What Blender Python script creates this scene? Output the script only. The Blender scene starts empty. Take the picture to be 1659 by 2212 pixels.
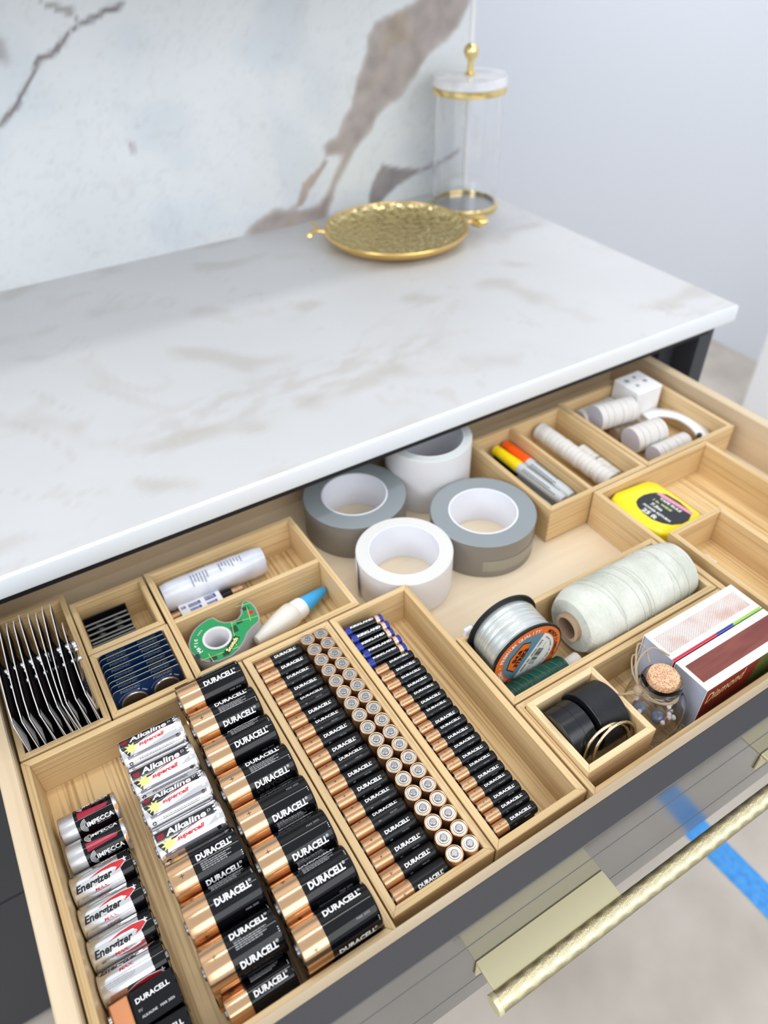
import bpy, bmesh, math, random
import numpy as np
from mathutils import Vector, Matrix, noise
from mathutils.geometry import tessellate_polygon
random.seed(4)
PI = math.pi
SC = bpy.context.scene
COL = SC.collection

# ------------------------------------------------------------------ camera
RT = Vector((0.852741, -0.522012, -0.01834)); UP = Vector((0.3546, 0.552767, 0.754127)); FW = Vector((0.383526, 0.649578, -0.656472))
cam = bpy.data.cameras.new('camera')
cam_o = bpy.data.objects.new('camera', cam); COL.objects.link(cam_o)
M = Matrix((RT, UP, -FW)).transposed().to_4x4()
M.translation = Vector((-0.103431, -0.176541, 0.555139))
cam_o.matrix_world = M
cam.sensor_fit = 'VERTICAL'; cam.sensor_height = 36.0; cam.sensor_width = 27.0
cam.lens = 26.0866
cam.clip_start = 0.02
cam.dof.use_dof = True; cam.dof.focus_distance = 0.60; cam.dof.aperture_fstop = 4.4
SC.camera = cam_o

# ------------------------------------------------------------------ world, lights, exposure
w = bpy.data.worlds.new('room_light'); SC.world = w; w.use_nodes = True
bg = w.node_tree.nodes['Background']
bg.inputs[0].default_value = (0.90, 0.95, 1.0, 1); bg.inputs[1].default_value = 0.62
def area(name, loc, size, size_y, power, color, target):
    l = bpy.data.lights.new(name, 'AREA'); l.shape = 'RECTANGLE'; l.size = size; l.size_y = size_y
    l.energy = power; l.color = color
    o = bpy.data.objects.new(name, l); COL.objects.link(o); o.location = loc
    o.rotation_euler = (Vector(target) - Vector(loc)).to_track_quat('-Z', 'Y').to_euler()
    o['kind'] = 'helper'
    return o
area('ceiling_strip_light', (0.3, 0.43, 1.60), 1.5, 0.10, 4.0, (1.0, 0.97, 0.93), (0.3, 0.43, 0))
area('large_window_light', (0.45, -1.25, 1.15), 2.2, 0.9, 13, (0.97, 0.98, 1.0), (0.25, 0.3, 0))
area('left_fill_light', (-1.9, 0.2, 1.3), 1.4, 1.2, 15, (0.92, 0.95, 1.0), (2.0, 1.4, 0.2))  # added fill from the left that lifts the far right wall
area('right_wall_fill', (1.35, 1.7, 1.55), 0.8, 0.8, 6.5, (0.97, 0.98, 1.0), (2.2, 1.75, 0.0))  # second added fill, brightening the right wall and the floor beside it
SC.view_settings.view_transform = 'Standard'; SC.view_settings.look = 'None'
SC.view_settings.exposure = 0.56; SC.view_settings.gamma = 1.0
SC.view_settings.use_curve_mapping = False

# ------------------------------------------------------------------ material helpers
def lin(c):
    return tuple(((v / 255) / 12.92 if v / 255 <= 0.04045 else ((v / 255 + 0.055) / 1.055) ** 2.4) for v in c) + (1.0,)
MATS = {}
def mat(name, rgb=(200, 200, 200), rough=0.5, metal=0.0, coat=0.0, trans=0.0, ior=1.45, spec=None, alpha=1.0):
    if name in MATS: return MATS[name]
    m = bpy.data.materials.new(name); m.use_nodes = True
    b = m.node_tree.nodes['Principled BSDF']
    b.inputs['Base Color'].default_value = lin(rgb)
    b.inputs['Roughness'].default_value = rough; b.inputs['Metallic'].default_value = metal
    b.inputs['Coat Weight'].default_value = coat; b.inputs['Coat Roughness'].default_value = 0.06
    b.inputs['Transmission Weight'].default_value = trans; b.inputs['IOR'].default_value = ior
    b.inputs['Alpha'].default_value = alpha
    if spec is not None: b.inputs['Specular IOR Level'].default_value = spec
    MATS[name] = m
    return m
def N(m, t, **kw):
    n = m.node_tree.nodes.new(t)
    for k, v in kw.items():
        if k in n.inputs: n.inputs[k].default_value = v
        else: setattr(n, k, v)
    return n
def L(m, a, ao, b, bi): m.node_tree.links.new(a.outputs[ao], b.inputs[bi])
def bsdf(m): return m.node_tree.nodes['Principled BSDF']
def ramp(m, stops):
    r = N(m, 'ShaderNodeValToRGB'); e = r.color_ramp.elements
    while len(e) < len(stops): e.new(0.5)
    for i, (p, c) in enumerate(stops): e[i].position = p; e[i].color = lin(c)
    return r
def wood(name, axis, c_light, c_mid, c_dark, fine=520, rough=0.45, line=0.45):
    m = mat(name, c_mid, rough)
    tc = N(m, 'ShaderNodeTexCoord'); oi = N(m, 'ShaderNodeObjectInfo')
    add = N(m, 'ShaderNodeVectorMath', operation='ADD')
    L(m, tc, 'Object', add, 0); L(m, oi, 'Random', add, 1)
    def mp(s_long, s_cross):
        s = [s_cross] * 3; s['xyz'.index(axis)] = s_long
        q = N(m, 'ShaderNodeMapping'); q.inputs['Scale'].default_value = s; L(m, add, 'Vector', q, 'Vector'); return q
    n1 = N(m, 'ShaderNodeTexNoise', Scale=1.0, Detail=3.0); L(m, mp(5, fine), 'Vector', n1, 'Vector')
    n2 = N(m, 'ShaderNodeTexNoise', Scale=1.0, Detail=2.0); L(m, mp(3, 60), 'Vector', n2, 'Vector')
    n3 = N(m, 'ShaderNodeTexNoise', Scale=1.0, Detail=1.0); L(m, mp(9, 14), 'Vector', n3, 'Vector')
    mx = N(m, 'ShaderNodeMath', operation='ADD'); L(m, n2, 'Fac', mx, 0); L(m, n3, 'Fac', mx, 1)
    hf = N(m, 'ShaderNodeMath', operation='MULTIPLY'); hf.inputs[1].default_value = 0.5; L(m, mx, 0, hf, 0)
    r1 = ramp(m, [(0.28, c_mid), (0.70, c_light)]); L(m, hf, 0, r1, 'Fac')
    r2 = ramp(m, [(0.36, (0, 0, 0)), (0.50, (255, 255, 255))]); L(m, n1, 'Fac', r2, 'Fac')
    inv = N(m, 'ShaderNodeMath', operation='SUBTRACT'); inv.inputs[0].default_value = 1.0; L(m, r2, 'Color', inv, 1)
    k = N(m, 'ShaderNodeMath', operation='MULTIPLY'); k.inputs[1].default_value = line; L(m, inv, 0, k, 0)
    mix = N(m, 'ShaderNodeMix', data_type='RGBA'); L(m, k, 0, mix, 'Factor')
    L(m, r1, 'Color', mix, 6); mix.inputs[7].default_value = lin(c_dark)
    L(m, mix, 2, bsdf(m), 'Base Color')
    bp = N(m, 'ShaderNodeBump', Strength=0.12, Distance=0.0005); L(m, n1, 'Fac', bp, 'Height'); L(m, bp, 'Normal', bsdf(m), 'Normal')
    return m
def noisy(m, scale, a, b, lo=0.35, hi=0.65, bump=0.0, dist=0.001, detail=3.0, sc=(1, 1, 1)):
    tc = N(m, 'ShaderNodeTexCoord'); q = N(m, 'ShaderNodeMapping'); q.inputs['Scale'].default_value = sc
    L(m, tc, 'Object', q, 'Vector')
    n = N(m, 'ShaderNodeTexNoise', Scale=scale, Detail=detail); L(m, q, 'Vector', n, 'Vector')
    r = ramp(m, [(lo, a), (hi, b)]); L(m, n, 'Fac', r, 'Fac'); L(m, r, 'Color', bsdf(m), 'Base Color')
    if bump:
        bp = N(m, 'ShaderNodeBump', Strength=bump, Distance=dist); L(m, n, 'Fac', bp, 'Height'); L(m, bp, 'Normal', bsdf(m), 'Normal')
    return m

BAM = [(224, 196, 150), (206, 174, 124), (152, 116, 72)]
bam = {a: wood('bamboo_' + a, a, *BAM) for a in 'xyz'}
bamf = wood('bamboo_floor', 'y', (238, 208, 158), (224, 190, 136), (164, 124, 76), fine=380, line=0.7)
BOX2 = [(236, 212, 170), (222, 190, 142), (190, 150, 100)]
nst = {a: wood('pale_bamboo_' + a, a, *BOX2) for a in 'xyz'}
ply = {a: wood('birch_plywood_' + a, a, (216, 197, 168), (205, 182, 150), (180, 152, 118), fine=120, line=0.25) for a in 'xy'}
plyf = wood('drawer_bottom_ply', 'x', (240, 224, 198), (232, 213, 184), (216, 192, 158), fine=70, line=0.2, rough=0.5)
m_gray = mat('gray_laminate', (64, 63, 65), 0.45, spec=0.3)
m_face = mat('gray_laminate_satin_face', (92, 90, 88), 0.13, spec=1.0)
m_cab = mat('dark_gray_cabinet', (56, 58, 64), 0.5)
m_black = mat('matte_black', (18, 18, 20), 0.6)  # plain black shared by cabinet parts, joint backing, grip and pen cap
m_dura = mat('gloss_black_sleeve', (8, 8, 12), 0.06, spec=0.38)
m_duraAA = mat('satin_black_sleeve', (13, 13, 16), 0.3, spec=0.32)
m_cop = mat('copper_sleeve', (212, 172, 134), 0.17, metal=0.95)
m_copr = mat('ribbed_copper_sleeve', (206, 148, 116), 0.26, metal=0.9)
tc = N(m_copr, 'ShaderNodeTexCoord')
wv = N(m_copr, 'ShaderNodeTexWave', Scale=520.0, wave_type='BANDS', bands_direction='X'); L(m_copr, tc, 'Object', wv, 'Vector')
cr = ramp(m_copr, [(0.2, (172, 122, 86)), (0.7, (226, 186, 146))]); L(m_copr, wv, 'Fac', cr, 'Fac'); L(m_copr, cr, 'Color', bsdf(m_copr), 'Base Color')
bpn = N(m_copr, 'ShaderNodeBump', Strength=0.3, Distance=0.0003); L(m_copr, wv, 'Fac', bpn, 'Height'); L(m_copr, bpn, 'Normal', bsdf(m_copr), 'Normal')
m_steel = mat('battery_steel', (205, 205, 205), 0.22, metal=1.0)
m_steelw = mat('brushed_tin_cap', (198, 193, 188), 0.34, metal=1.0)
m_nub = mat('dark_steel_nub', (150, 150, 152), 0.3, metal=1.0)
m_wtxt = mat('white_print', (240, 240, 240), 0.4)
m_gtxt = mat('gray_print', (150, 150, 152), 0.4)
m_dtxt = mat('dark_print', (44, 34, 30), 0.5)
m_silver = mat('silver_sleeve', (232, 232, 234), 0.14, metal=0.95, coat=0.5)
m_silverm = mat('satin_silver_sleeve', (205, 205, 208), 0.3, metal=0.85)
m_red = mat('red_print', (196, 36, 44), 0.35)
m_dred = mat('dark_red_print', (140, 24, 40), 0.35)
m_yel = mat('yellow_burst_print', (250, 240, 130), 0.4)
m_white = mat('white_gloss_print', (226, 226, 228), 0.2, coat=0.4)
m_blue = mat('blue_band', (28, 46, 140), 0.3)
m_tan = mat('tan_band', (224, 186, 160), 0.3, metal=0.4)
m_maroon = mat('maroon_sleeve', (52, 22, 24), 0.25)
m_paper = mat('white_card', (240, 240, 240), 0.6)
m_brown = mat('dark_brown_underside', (70, 40, 34), 0.5)

# ------------------------------------------------------------------ mesh builder
class MB:
    def __init__(s): s.v = []; s.f = []; s.m = []; s.s = []
    def add(s, vs, fs, m=0, smooth=False, T=None):
        b = len(s.v)
        s.v += [tuple(T @ Vector(p)) if T is not None else tuple(p) for p in vs]
        for f in fs: s.f.append([b + i for i in f]); s.m.append(m); s.s.append(smooth)
        return s
    def box(s, x0, x1, y0, y1, z0, z1, m=0, T=None):
        vs = [(x, y, z) for z in (z0, z1) for y in (y0, y1) for x in (x0, x1)]
        return s.add(vs, [(0, 2, 3, 1), (4, 5, 7, 6), (0, 1, 5, 4), (2, 6, 7, 3), (0, 4, 6, 2), (1, 3, 7, 5)], m, False, T)
    def prism(s, poly, z0, z1, m=0, T=None, smooth=False):
        n = len(poly); a = sum(poly[i][0] * poly[(i + 1) % n][1] - poly[(i + 1) % n][0] * poly[i][1] for i in range(n))
        if a < 0: poly = poly[::-1]
        vs = [(x, y, z0) for x, y in poly] + [(x, y, z1) for x, y in poly]
        fs = [tuple(range(n - 1, -1, -1)), tuple(range(n, 2 * n))]
        s.add(vs, fs, m, False, T)
        b = len(s.v) - 2 * n
        for i in range(n):
            j = (i + 1) % n; s.f.append([b + i, b + j, b + n + j, b + n + i]); s.m.append(m); s.s.append(smooth)
        return s
    def lathe(s, prof, axis='z', seg=40, mats=None, T=None, m=0, arc=(0, 2 * PI), smooth=True):
        """prof: (r, h) pairs along the axis"""
        vs = []; fs = []; rings = []; full = abs(arc[1] - arc[0] - 2 * PI) < 1e-6
        ns = seg if full else seg + 1
        for r, h in prof:
            if r < 1e-7: rings.append([len(vs)]); vs.append((0, 0, h)); continue
            ids = []
            for k in range(ns):
                a = arc[0] + (arc[1] - arc[0]) * k / seg; ids.append(len(vs)); vs.append((r * math.cos(a), r * math.sin(a), h))
            rings.append(ids)
        if axis == 'x': vs = [(z, x, y) for x, y, z in vs]
        if axis == 'y': vs = [(y, z, x) for x, y, z in vs]
        b = len(s.v); s.v += [tuple(T @ Vector(p)) if T is not None else p for p in vs]
        for i in range(len(rings) - 1):
            A, B = rings[i], rings[i + 1]; mi = mats[i] if mats else m
            for k in range(seg):
                k2 = (k + 1) % ns
                if len(A) == 1 and len(B) == 1: continue
                if len(A) == 1: f = [A[0], B[k2], B[k]]
                elif len(B) == 1: f = [A[k], A[k2], B[0]]
                else: f = [A[k], A[k2], B[k2], B[k]]
                s.f.append([b + q for q in f]); s.m.append(mi); s.s.append(smooth)
        return s
    def tube(s, pts, r, seg=8, m=0, closed=False, T=None, rs=None):
        pts = [Vector(p) for p in pts]; n = len(pts); vs = []; fs = []
        nrm = None
        for i, p in enumerate(pts):
            a = pts[(i - 1) % n] if (closed or i > 0) else p; c = pts[(i + 1) % n] if (closed or i < n - 1) else p
            t = (c - a).normalized()
            if nrm is None:
                nrm = t.orthogonal().normalized()
            nrm = (nrm - t * nrm.dot(t)).normalized(); bi = t.cross(nrm)
            rr = rs[i] if rs else r
            for k in range(seg):
                q = 2 * PI * k / seg; vs.append(p + nrm * (rr * math.cos(q)) + bi * (rr * math.sin(q)))
        for i in range(n if closed else n - 1):
            j = (i + 1) % n
            for k in range(seg):
                k2 = (k + 1) % seg; fs.append((i * seg + k, i * seg + k2, j * seg + k2, j * seg + k))
        if not closed: fs += [tuple(range(seg - 1, -1, -1)), tuple((n - 1) * seg + k for k in range(seg))]
        return s.add(vs, fs, m, True, T)
    def flat(s, poly, m=0, T=None, z=0.0):
        tri = tessellate_polygon([[Vector((x, y, 0)) for x, y in poly]])
        return s.add([(x, y, z) for x, y in poly], [tuple(t) for t in tri], m, False, T)
    def wrap(s, v2, f2, r, a0, x0, m=0, step=None, eps=0.00008):
        """wrap a flat drawing (u along X, v up) round a cylinder lying on X; a0 = angle from the top toward -Y"""
        bm = bmesh.new(); vv = [bm.verts.new((p[0], p[1], 0)) for p in v2]
        for f in f2:
            try: bm.faces.new([vv[i] for i in f])
            except ValueError: pass
        step = step or r * math.radians(9)
        ys = [p[1] for p in v2]; k0 = math.floor(min(ys) / step) + 1; k1 = math.ceil(max(ys) / step)
        for k in range(k0, k1):
            bmesh.ops.bisect_plane(bm, geom=bm.verts[:] + bm.edges[:] + bm.faces[:], plane_co=(0, k * step, 0), plane_no=(0, 1, 0))
        bm.verts.ensure_lookup_table(); bm.verts.index_update()
        R = r + eps; vs = []
        for q in bm.verts:
            a = a0 - q.co.y / R; vs.append((x0 + q.co.x, -R * math.sin(a), R * math.cos(a)))
        s.add(vs, [[q.index for q in f.verts] for f in bm.faces], m, False); bm.free()
        return s
    def build(s, name, mats, parent=None, loc=None, rot=None, bevel=0.0, sharp=35, fix=True, seg=1, cat=None):
        me = bpy.data.meshes.new(name); me.from_pydata(s.v, [], s.f)
        mats = mats if isinstance(mats, (list, tuple)) else [mats]
        for q in mats: me.materials.append(q)
        me.polygons.foreach_set('material_index', s.m); me.polygons.foreach_set('use_smooth', s.s)
        me.update()
        if bevel or fix:
            bm = bmesh.new(); bm.from_mesh(me)
            if fix: bmesh.ops.recalc_face_normals(bm, faces=bm.faces[:])
            if bevel:
                ed = [e for e in bm.edges if len(e.link_faces) == 2 and e.calc_face_angle(0) > 0.5]
                bmesh.ops.bevel(bm, geom=ed, offset=bevel, segments=seg, affect='EDGES', profile=0.5)
            bm.to_mesh(me); bm.free()
        if any(s.s): me.set_sharp_from_angle(angle=math.radians(sharp))
        return put(name, me, parent, loc, rot)
def put(name, me, parent=None, loc=None, rot=None):
    o = bpy.data.objects.new(name, me); COL.objects.link(o)
    if parent: o.parent = parent
    if loc is not None: o.location = loc
    if rot is not None: o.rotation_euler = rot
    return o
def thing(name, label, cat, loc=(0, 0, 0), rot=(0, 0, 0), group=None):
    o = bpy.data.objects.new(name, None); COL.objects.link(o); o.location = loc; o.rotation_euler = rot
    o.empty_display_size = 0.01
    return tag(o, label, cat, group)
def tag(o, label, cat, group=None, kind=None):
    o['label'] = label; o['category'] = cat
    if group: o['group'] = group
    if kind: o['kind'] = kind
    return o
def struct(o): o['kind'] = 'structure'; return o
ORD = ['first', 'second', 'third', 'fourth', 'fifth', 'sixth', 'seventh', 'eighth', 'ninth', 'tenth', 'eleventh', 'twelfth', 'thirteenth', 'fourteenth',
       'fifteenth', 'sixteenth', 'seventeenth', 'eighteenth', 'nineteenth']
_txt = {}
def text2(body, size=1.0, bold=0.0, shear=0.0, width=None, height=None, spacing=1.0, center=True):
    """flat text outline -> (verts2d, faces)"""
    key = (body, bold, shear, spacing)
    if key not in _txt:
        c = bpy.data.curves.new('t', 'FONT'); c.body = body; c.size = 1.0; c.offset = bold; c.shear = shear; c.resolution_u = 2
        c.space_character = spacing
        o = bpy.data.objects.new('t', c); COL.objects.link(o)
        dg = bpy.context.evaluated_depsgraph_get(); dg.update()
        me = bpy.data.meshes.new_from_object(o.evaluated_get(dg))
        _txt[key] = ([(v.co.x, v.co.y) for v in me.vertices], [tuple(p.vertices) for p in me.polygons])
        bpy.data.objects.remove(o); bpy.data.curves.remove(c); bpy.data.meshes.remove(me)
    v, f = _txt[key]
    x0 = min(p[0] for p in v); x1 = max(p[0] for p in v); y0 = min(p[1] for p in v); y1 = max(p[1] for p in v)
    sx = (width / (x1 - x0)) if width else size; sy = (height / (y1 - y0)) if height else (sx if width and not height else size)
    cx, cy = ((x0 + x1) / 2, (y0 + y1) / 2) if center else (x0, y0)
    return [((p[0] - cx) * sx, (p[1] - cy) * sy) for p in v], f
def poly2(pts):
    tri = tessellate_polygon([[Vector((x, y, 0)) for x, y in pts]]); return list(pts), [tuple(t) for t in tri]
def shift(vf, dx, dy, rot=0.0):
    c, s_ = math.cos(rot), math.sin(rot)
    return [(p[0] * c - p[1] * s_ + dx, p[0] * s_ + p[1] * c + dy) for p in vf[0]], vf[1]
def lines2(w, n, h, gap, seed=0, lo=0.7):
    """rows of small printed words as short bars"""
    rnd = random.Random(seed); v = []; f = []
    for k in range(n):
        y = -k * gap; x = 0; end = w * rnd.uniform(lo, 1)
        while x < end:
            l = rnd.uniform(1.2, 4) * h; b = len(v); v += [(x, y), (min(x + l, end), y), (min(x + l, end), y + h), (x, y + h)]; f.append((b, b + 1, b + 2, b + 3)); x += l + h * 0.6
    return v, f
def FR(origin, ux, uy):
    """frame: local x -> ux, y -> uy, z -> normal"""
    ux = Vector(ux).normalized(); uy = Vector(uy).normalized(); n = ux.cross(uy)
    T = Matrix((ux, uy, n)).transposed().to_4x4(); T.translation = Vector(origin); return T
def flat_text(mb, vf, T, m=0, z=0.0001): mb.add([(p[0], p[1], z) for p in vf[0]], vf[1], m, False, T)

# ================================================================== THE ROOM
FLZ = -0.81
m_fl = mat('concrete_floor', (200, 190, 178), 0.55)
noisy(m_fl, 6.0, (188, 178, 166), (214, 205, 194), 0.3, 0.7)
m_wallr = mat('pale_lavender_gray_paint', (234, 238, 246), 0.75)
m_side = mat('white_edge_trim', (236, 238, 238), 0.4)
struct(MB().box(-3.2, 2.25, -3.0, 3.6, FLZ - 0.05, FLZ).build('floor', m_fl))
struct(MB().box(2.25, 2.33, -3.0, 3.6, FLZ, 2.0).build('wall_right', m_wallr))
struct(MB().box(0.96, 2.25, 3.52, 3.6, FLZ, 2.0).build('wall_rear', m_wallr))

# marble: colour painted on a fine grid from vein outlines
def dist_poly(P, poly):
    n = len(poly); d = np.full(len(P), 1e9); inside = np.zeros(len(P), bool)
    for i in range(n):
        a = np.array(poly[i]); b = np.array(poly[(i + 1) % n]); ab = b - a
        t = np.clip(((P - a) @ ab) / (ab @ ab + 1e-12), 0, 1); q = a + t[:, None] * ab
        d = np.minimum(d, np.hypot(*(P - q).T))
        c = ((a[1] > P[:, 1]) != (b[1] > P[:, 1])); xi = (b[0] - a[0]) * (P[:, 1] - a[1]) / (b[1] - a[1] + 1e-12) + a[0]
        inside ^= c & (P[:, 0] < xi)
    return np.where(inside, -d, d)
V_BIG = [(0.713, 0.381), (0.629, 0.365), (0.615, 0.343), (0.614, 0.321), (0.594, 0.29), (0.578, 0.244), (0.553, 0.214), (0.524, 0.192), (0.528, 0.175), (0.557, 0.173), (0.551, 0.159), (0.527, 0.124), (0.504, 0.101), (0.467, 0.098), (0.459, 0.109), (0.422, 0.104), (0.385, 0.092), (0.358, 0.078), (0.383, 0.068), (0.456, 0.066), (0.507, 0.070), (0.529, 0.106), (0.553, 0.146), (0.574, 0.17), (0.606, 0.201), (0.631, 0.229), (0.676, 0.247), (0.704, 0.28), (0.735, 0.307), (0.772, 0.325), (0.8, 0.345), (0.809, 0.366), (0.835, 0.419), (0.836, 0.52), (0.745, 0.45)]
V_STR = [(0.524, 0.175), (0.509, 0.161), (0.475, 0.138), (0.459, 0.106), (0.478, 0.106), (0.491, 0.130), (0.518, 0.155), (0.53, 0.167)]
V_SEC = [(0.605, 0.071), (0.61, 0.115), (0.64, 0.148), (0.675, 0.133), (0.724, 0.125), (0.762, 0.131), (0.812, 0.147), (0.812, 0.138), (0.766, 0.125), (0.724, 0.117), (0.668, 0.102), (0.631, 0.072)]
V_LEFT = [(0.012, 0.29), (0.03, 0.308), (0.058, 0.322), (0.076, 0.346), (0.102, 0.369), (0.138, 0.387), (0.157, 0.401), (0.185, 0.414), (0.232, 0.425), (0.232, 0.418), (0.188, 0.407), (0.159, 0.394), (0.139, 0.379), (0.104, 0.361), (0.081, 0.341), (0.06, 0.314), (0.026, 0.296)]
V_BR = [(0.108, 0.438), (0.129, 0.429), (0.161, 0.422), (0.163, 0.413), (0.176, 0.404), (0.169, 0.402), (0.157, 0.412), (0.137, 0.416), (0.127, 0.423)]
V_PAT = [(0.051, 0.402), (0.065, 0.393), (0.062, 0.37), (0.054, 0.366), (0.039, 0.37)]
V_SPOT = [(0.187, 0.249), (0.198, 0.246), (0.2, 0.234), (0.203, 0.227), (0.191, 0.232)]
V_SP2 = [(0.202, 0.263), (0.212, 0.267), (0.209, 0.258)]
def sm(a, b, x): t = np.clip((x - a) / (b - a), 0, 1); return t * t * (3 - 2 * t)
def noise_arr(P, sc, off=0.0, oct_=3):
    return np.array([noise.fractal((p[0] * sc + off, p[1] * sc, off), 1.0, 2.0, oct_) for p in P])
def c3(rgb): return np.array(lin(rgb)[:3])
def marble_grid(name, xs, zs, plane, shader, thick_fn):
    nx, nz = len(xs), len(zs); X, Z = np.meshgrid(xs, zs); P = np.stack([X.ravel(), Z.ravel()], 1)
    col = shader(P)
    vs = [thick_fn(p) for p in P]
    fs = [(j * nx + i, j * nx + i + 1, (j + 1) * nx + i + 1, (j + 1) * nx + i) for j in range(nz - 1) for i in range(nx - 1)]
    return vs, fs, col
def shade_wall(P):
    wx = noise_arr(P, 22, 3.1) * 0.006; wz = noise_arr(P, 22, 9.7) * 0.006
    Q = P + np.stack([wx, wz], 1)
    lo = noise_arr(P, 7, 1.3); hi = noise_arr(P, 30, 5.0)
    base = c3((226, 230, 232)) + (lo[:, None] * 0.035) * np.array([1, 1, 1.0])
    cool = sm(0.05, 0.5, noise_arr(P, 5, 20.0))[:, None]
    base = base * (1 - 0.10 * cool * np.array([1.0, 0.8, 0.5]))
    def lay(base, poly, colr, soft, k=1.0, tex=0.3):
        d = dist_poly(Q, poly); mk = (1 - sm(-soft, soft * 0.5, d)) * k
        c = colr * (1 + tex * hi[:, None])
        return base * (1 - mk[:, None]) + c * mk[:, None]
    big = c3((168, 156, 150))
    warm = sm(0.0, 0.5, noise_arr(P, 14, 31.0))[:, None]
    bigc = big * (1 - warm) + c3((162, 146, 128)) * warm
    base = lay(base, V_BIG, bigc, 0.006, 0.92)
    # darker rim of the big vein
    d = np.abs(dist_poly(Q, V_BIG)); mk = (1 - sm(0.0, 0.005, d)) * 0.4
    base = base * (1 - mk[:, None]) + c3((150, 128, 112)) * mk[:, None]
    base = lay(base, V_STR, c3((168, 146, 130)), 0.003, 0.8)
    base = lay(base, V_SEC, c3((142, 134, 134)), 0.004, 0.9)
    base = lay(base, V_LEFT, c3((120, 112, 114)), 0.003, 0.95, 0.6)
    base = lay(base, V_BR, c3((150, 145, 143)), 0.003, 0.8)
    base = lay(base, V_PAT, c3((168, 164, 166)), 0.01, 0.8)
    base = lay(base, V_SPOT, c3((180, 168, 164)), 0.005, 0.8)
    base = lay(base, V_SP2, c3((190, 176, 172)), 0.003, 0.6)
    for k in range(7):                                           # faint hairline veins
        f = noise_arr(P, 6 + k, 50.0 + 7 * k); h = (1 - sm(0.0, 0.018, np.abs(f))) * 0.10
        base = base * (1 - h[:, None]) + c3((170, 160, 160)) * h[:, None]
    return base
def attr_mat(name, rough):
    m = mat(name, (230, 230, 230), rough)
    a = N(m, 'ShaderNodeAttribute', attribute_name='stone'); L(m, a, 'Color', bsdf(m), 'Base Color'); return m
m_marble = attr_mat('veined_porcelain', 0.28)
m_top = attr_mat('soft_marble_top', 0.34)
def stone(name, vs, fs, col, m, extra):
    me = bpy.data.meshes.new(name); n0 = len(vs); vs = list(vs); fs = list(fs); vs2, fs2 = extra
    fs += [[n0 + i for i in f] for f in fs2]; vs += vs2
    me.from_pydata(vs, [], fs); me.materials.append(m); me.update()
    a = me.color_attributes.new('stone', 'FLOAT_COLOR', 'POINT')
    arr = np.ones((len(vs), 4), np.float32); arr[:n0, :3] = np.clip(col, 0, 1); arr[n0:, :3] = np.clip(col.mean(0), 0, 1)
    if len(vs2) and name == 'countertop':                          # edges take the colour of the nearest top point
        for i, v in enumerate(vs2):
            arr[n0 + i, :3] = c3((232, 236, 240))
    a.data.foreach_set('color', arr.ravel())
    return put(name, me)
WY = 1.054
xs = np.concatenate([np.arange(-1.5, -0.32, 0.05), np.arange(-0.32, 0.8195, 0.0056), [0.8215]])
zs = np.concatenate([np.arange(0.05, 0.50, 0.0056), np.arange(0.51, 1.3, 0.06)])
vs, fs, col = marble_grid('wall_back', xs, zs, 'xz', shade_wall, lambda p: (p[0], WY, p[1]))
ex = MB().box(-1.5, 0.8215, WY + 0.0008, WY + 0.10, FLZ, 1.27)
struct(stone('wall_back', vs, fs, col, m_marble, (ex.v, ex.f)))
struct(MB().box(0.8217, 0.8315, WY - 0.002, WY + 0.10, FLZ, 1.27).build('trim_1', m_side, bevel=0.001))

# upper cabinets above the frame: they shade the back of the counter
uc = thing('upper_cabinet', 'white wall cabinet mounted above the marble backsplash', 'cabinet', (0, 0.71, 0.53))
m_uc = mat('white_cabinet_paint', (238, 238, 236), 0.5)
MB().box(-1.5, 0.86, 0.0, WY - 0.713, 0, 0.7).build('carcass', m_uc, uc, bevel=0.002)
for k in range(4): MB().box(-1.49 + k * 0.59, -0.91 + k * 0.59, -0.02, -0.001, 0.004, 0.696).build('door', m_uc, uc, bevel=0.002)

# countertop
ZT, ZB, CF, CR = 0.0745, 0.0495, 0.4085, 0.838
def shade_top(P):
    lo = noise_arr(P, 4, 71.0); md = noise_arr(P, 9, 77.0)
    base = c3((203, 203, 204)) + lo[:, None] * 0.03
    Wp = P + np.stack([noise_arr(P, 3, 81.0), noise_arr(P, 3, 87.0)], 1) * 0.12
    f = np.sin((Wp[:, 0] * 0.5 + Wp[:, 1] * 1.7) * 26) ; g = sm(0.15, 0.9, f) * sm(-0.1, 0.45, md)
    base = base * (1 - (0.16 * g)[:, None] * np.array([0.8, 1.0, 1.25]))
    f2 = noise_arr(Wp, 7, 95.0); g2 = (1 - sm(0, 0.05, np.abs(f2))) * sm(-0.2, 0.3, lo)
    base = base * (1 - (0.10 * g2)[:, None] * np.array([0.8, 1.0, 1.2]))
    # one warm smudged vein field towards the middle of the front half
    d = np.hypot((P[:, 0] - 0.22) / 0.30, (P[:, 1] - 0.56) / 0.06); hi = noise_arr(P * np.array([1, 2.5]), 26, 99.0)
    g3 = (1 - sm(0.4, 1.0, d)) * sm(-0.25, 0.4, hi)
    return base * (1 - (0.13 * g3)[:, None] * np.array([0.8, 1.0, 1.25]))
xs = np.concatenate([np.arange(-1.5, -0.35, 0.06), np.arange(-0.35, CR - 0.003, 0.008), [CR - 0.003]])
ys = np.concatenate([np.arange(CF + 0.003, WY - 0.001, 0.008), [WY - 0.0005]])
vs, fs, col = marble_grid('countertop', xs, ys, 'xy', shade_top, lambda p: (p[0], p[1], ZT))
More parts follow.
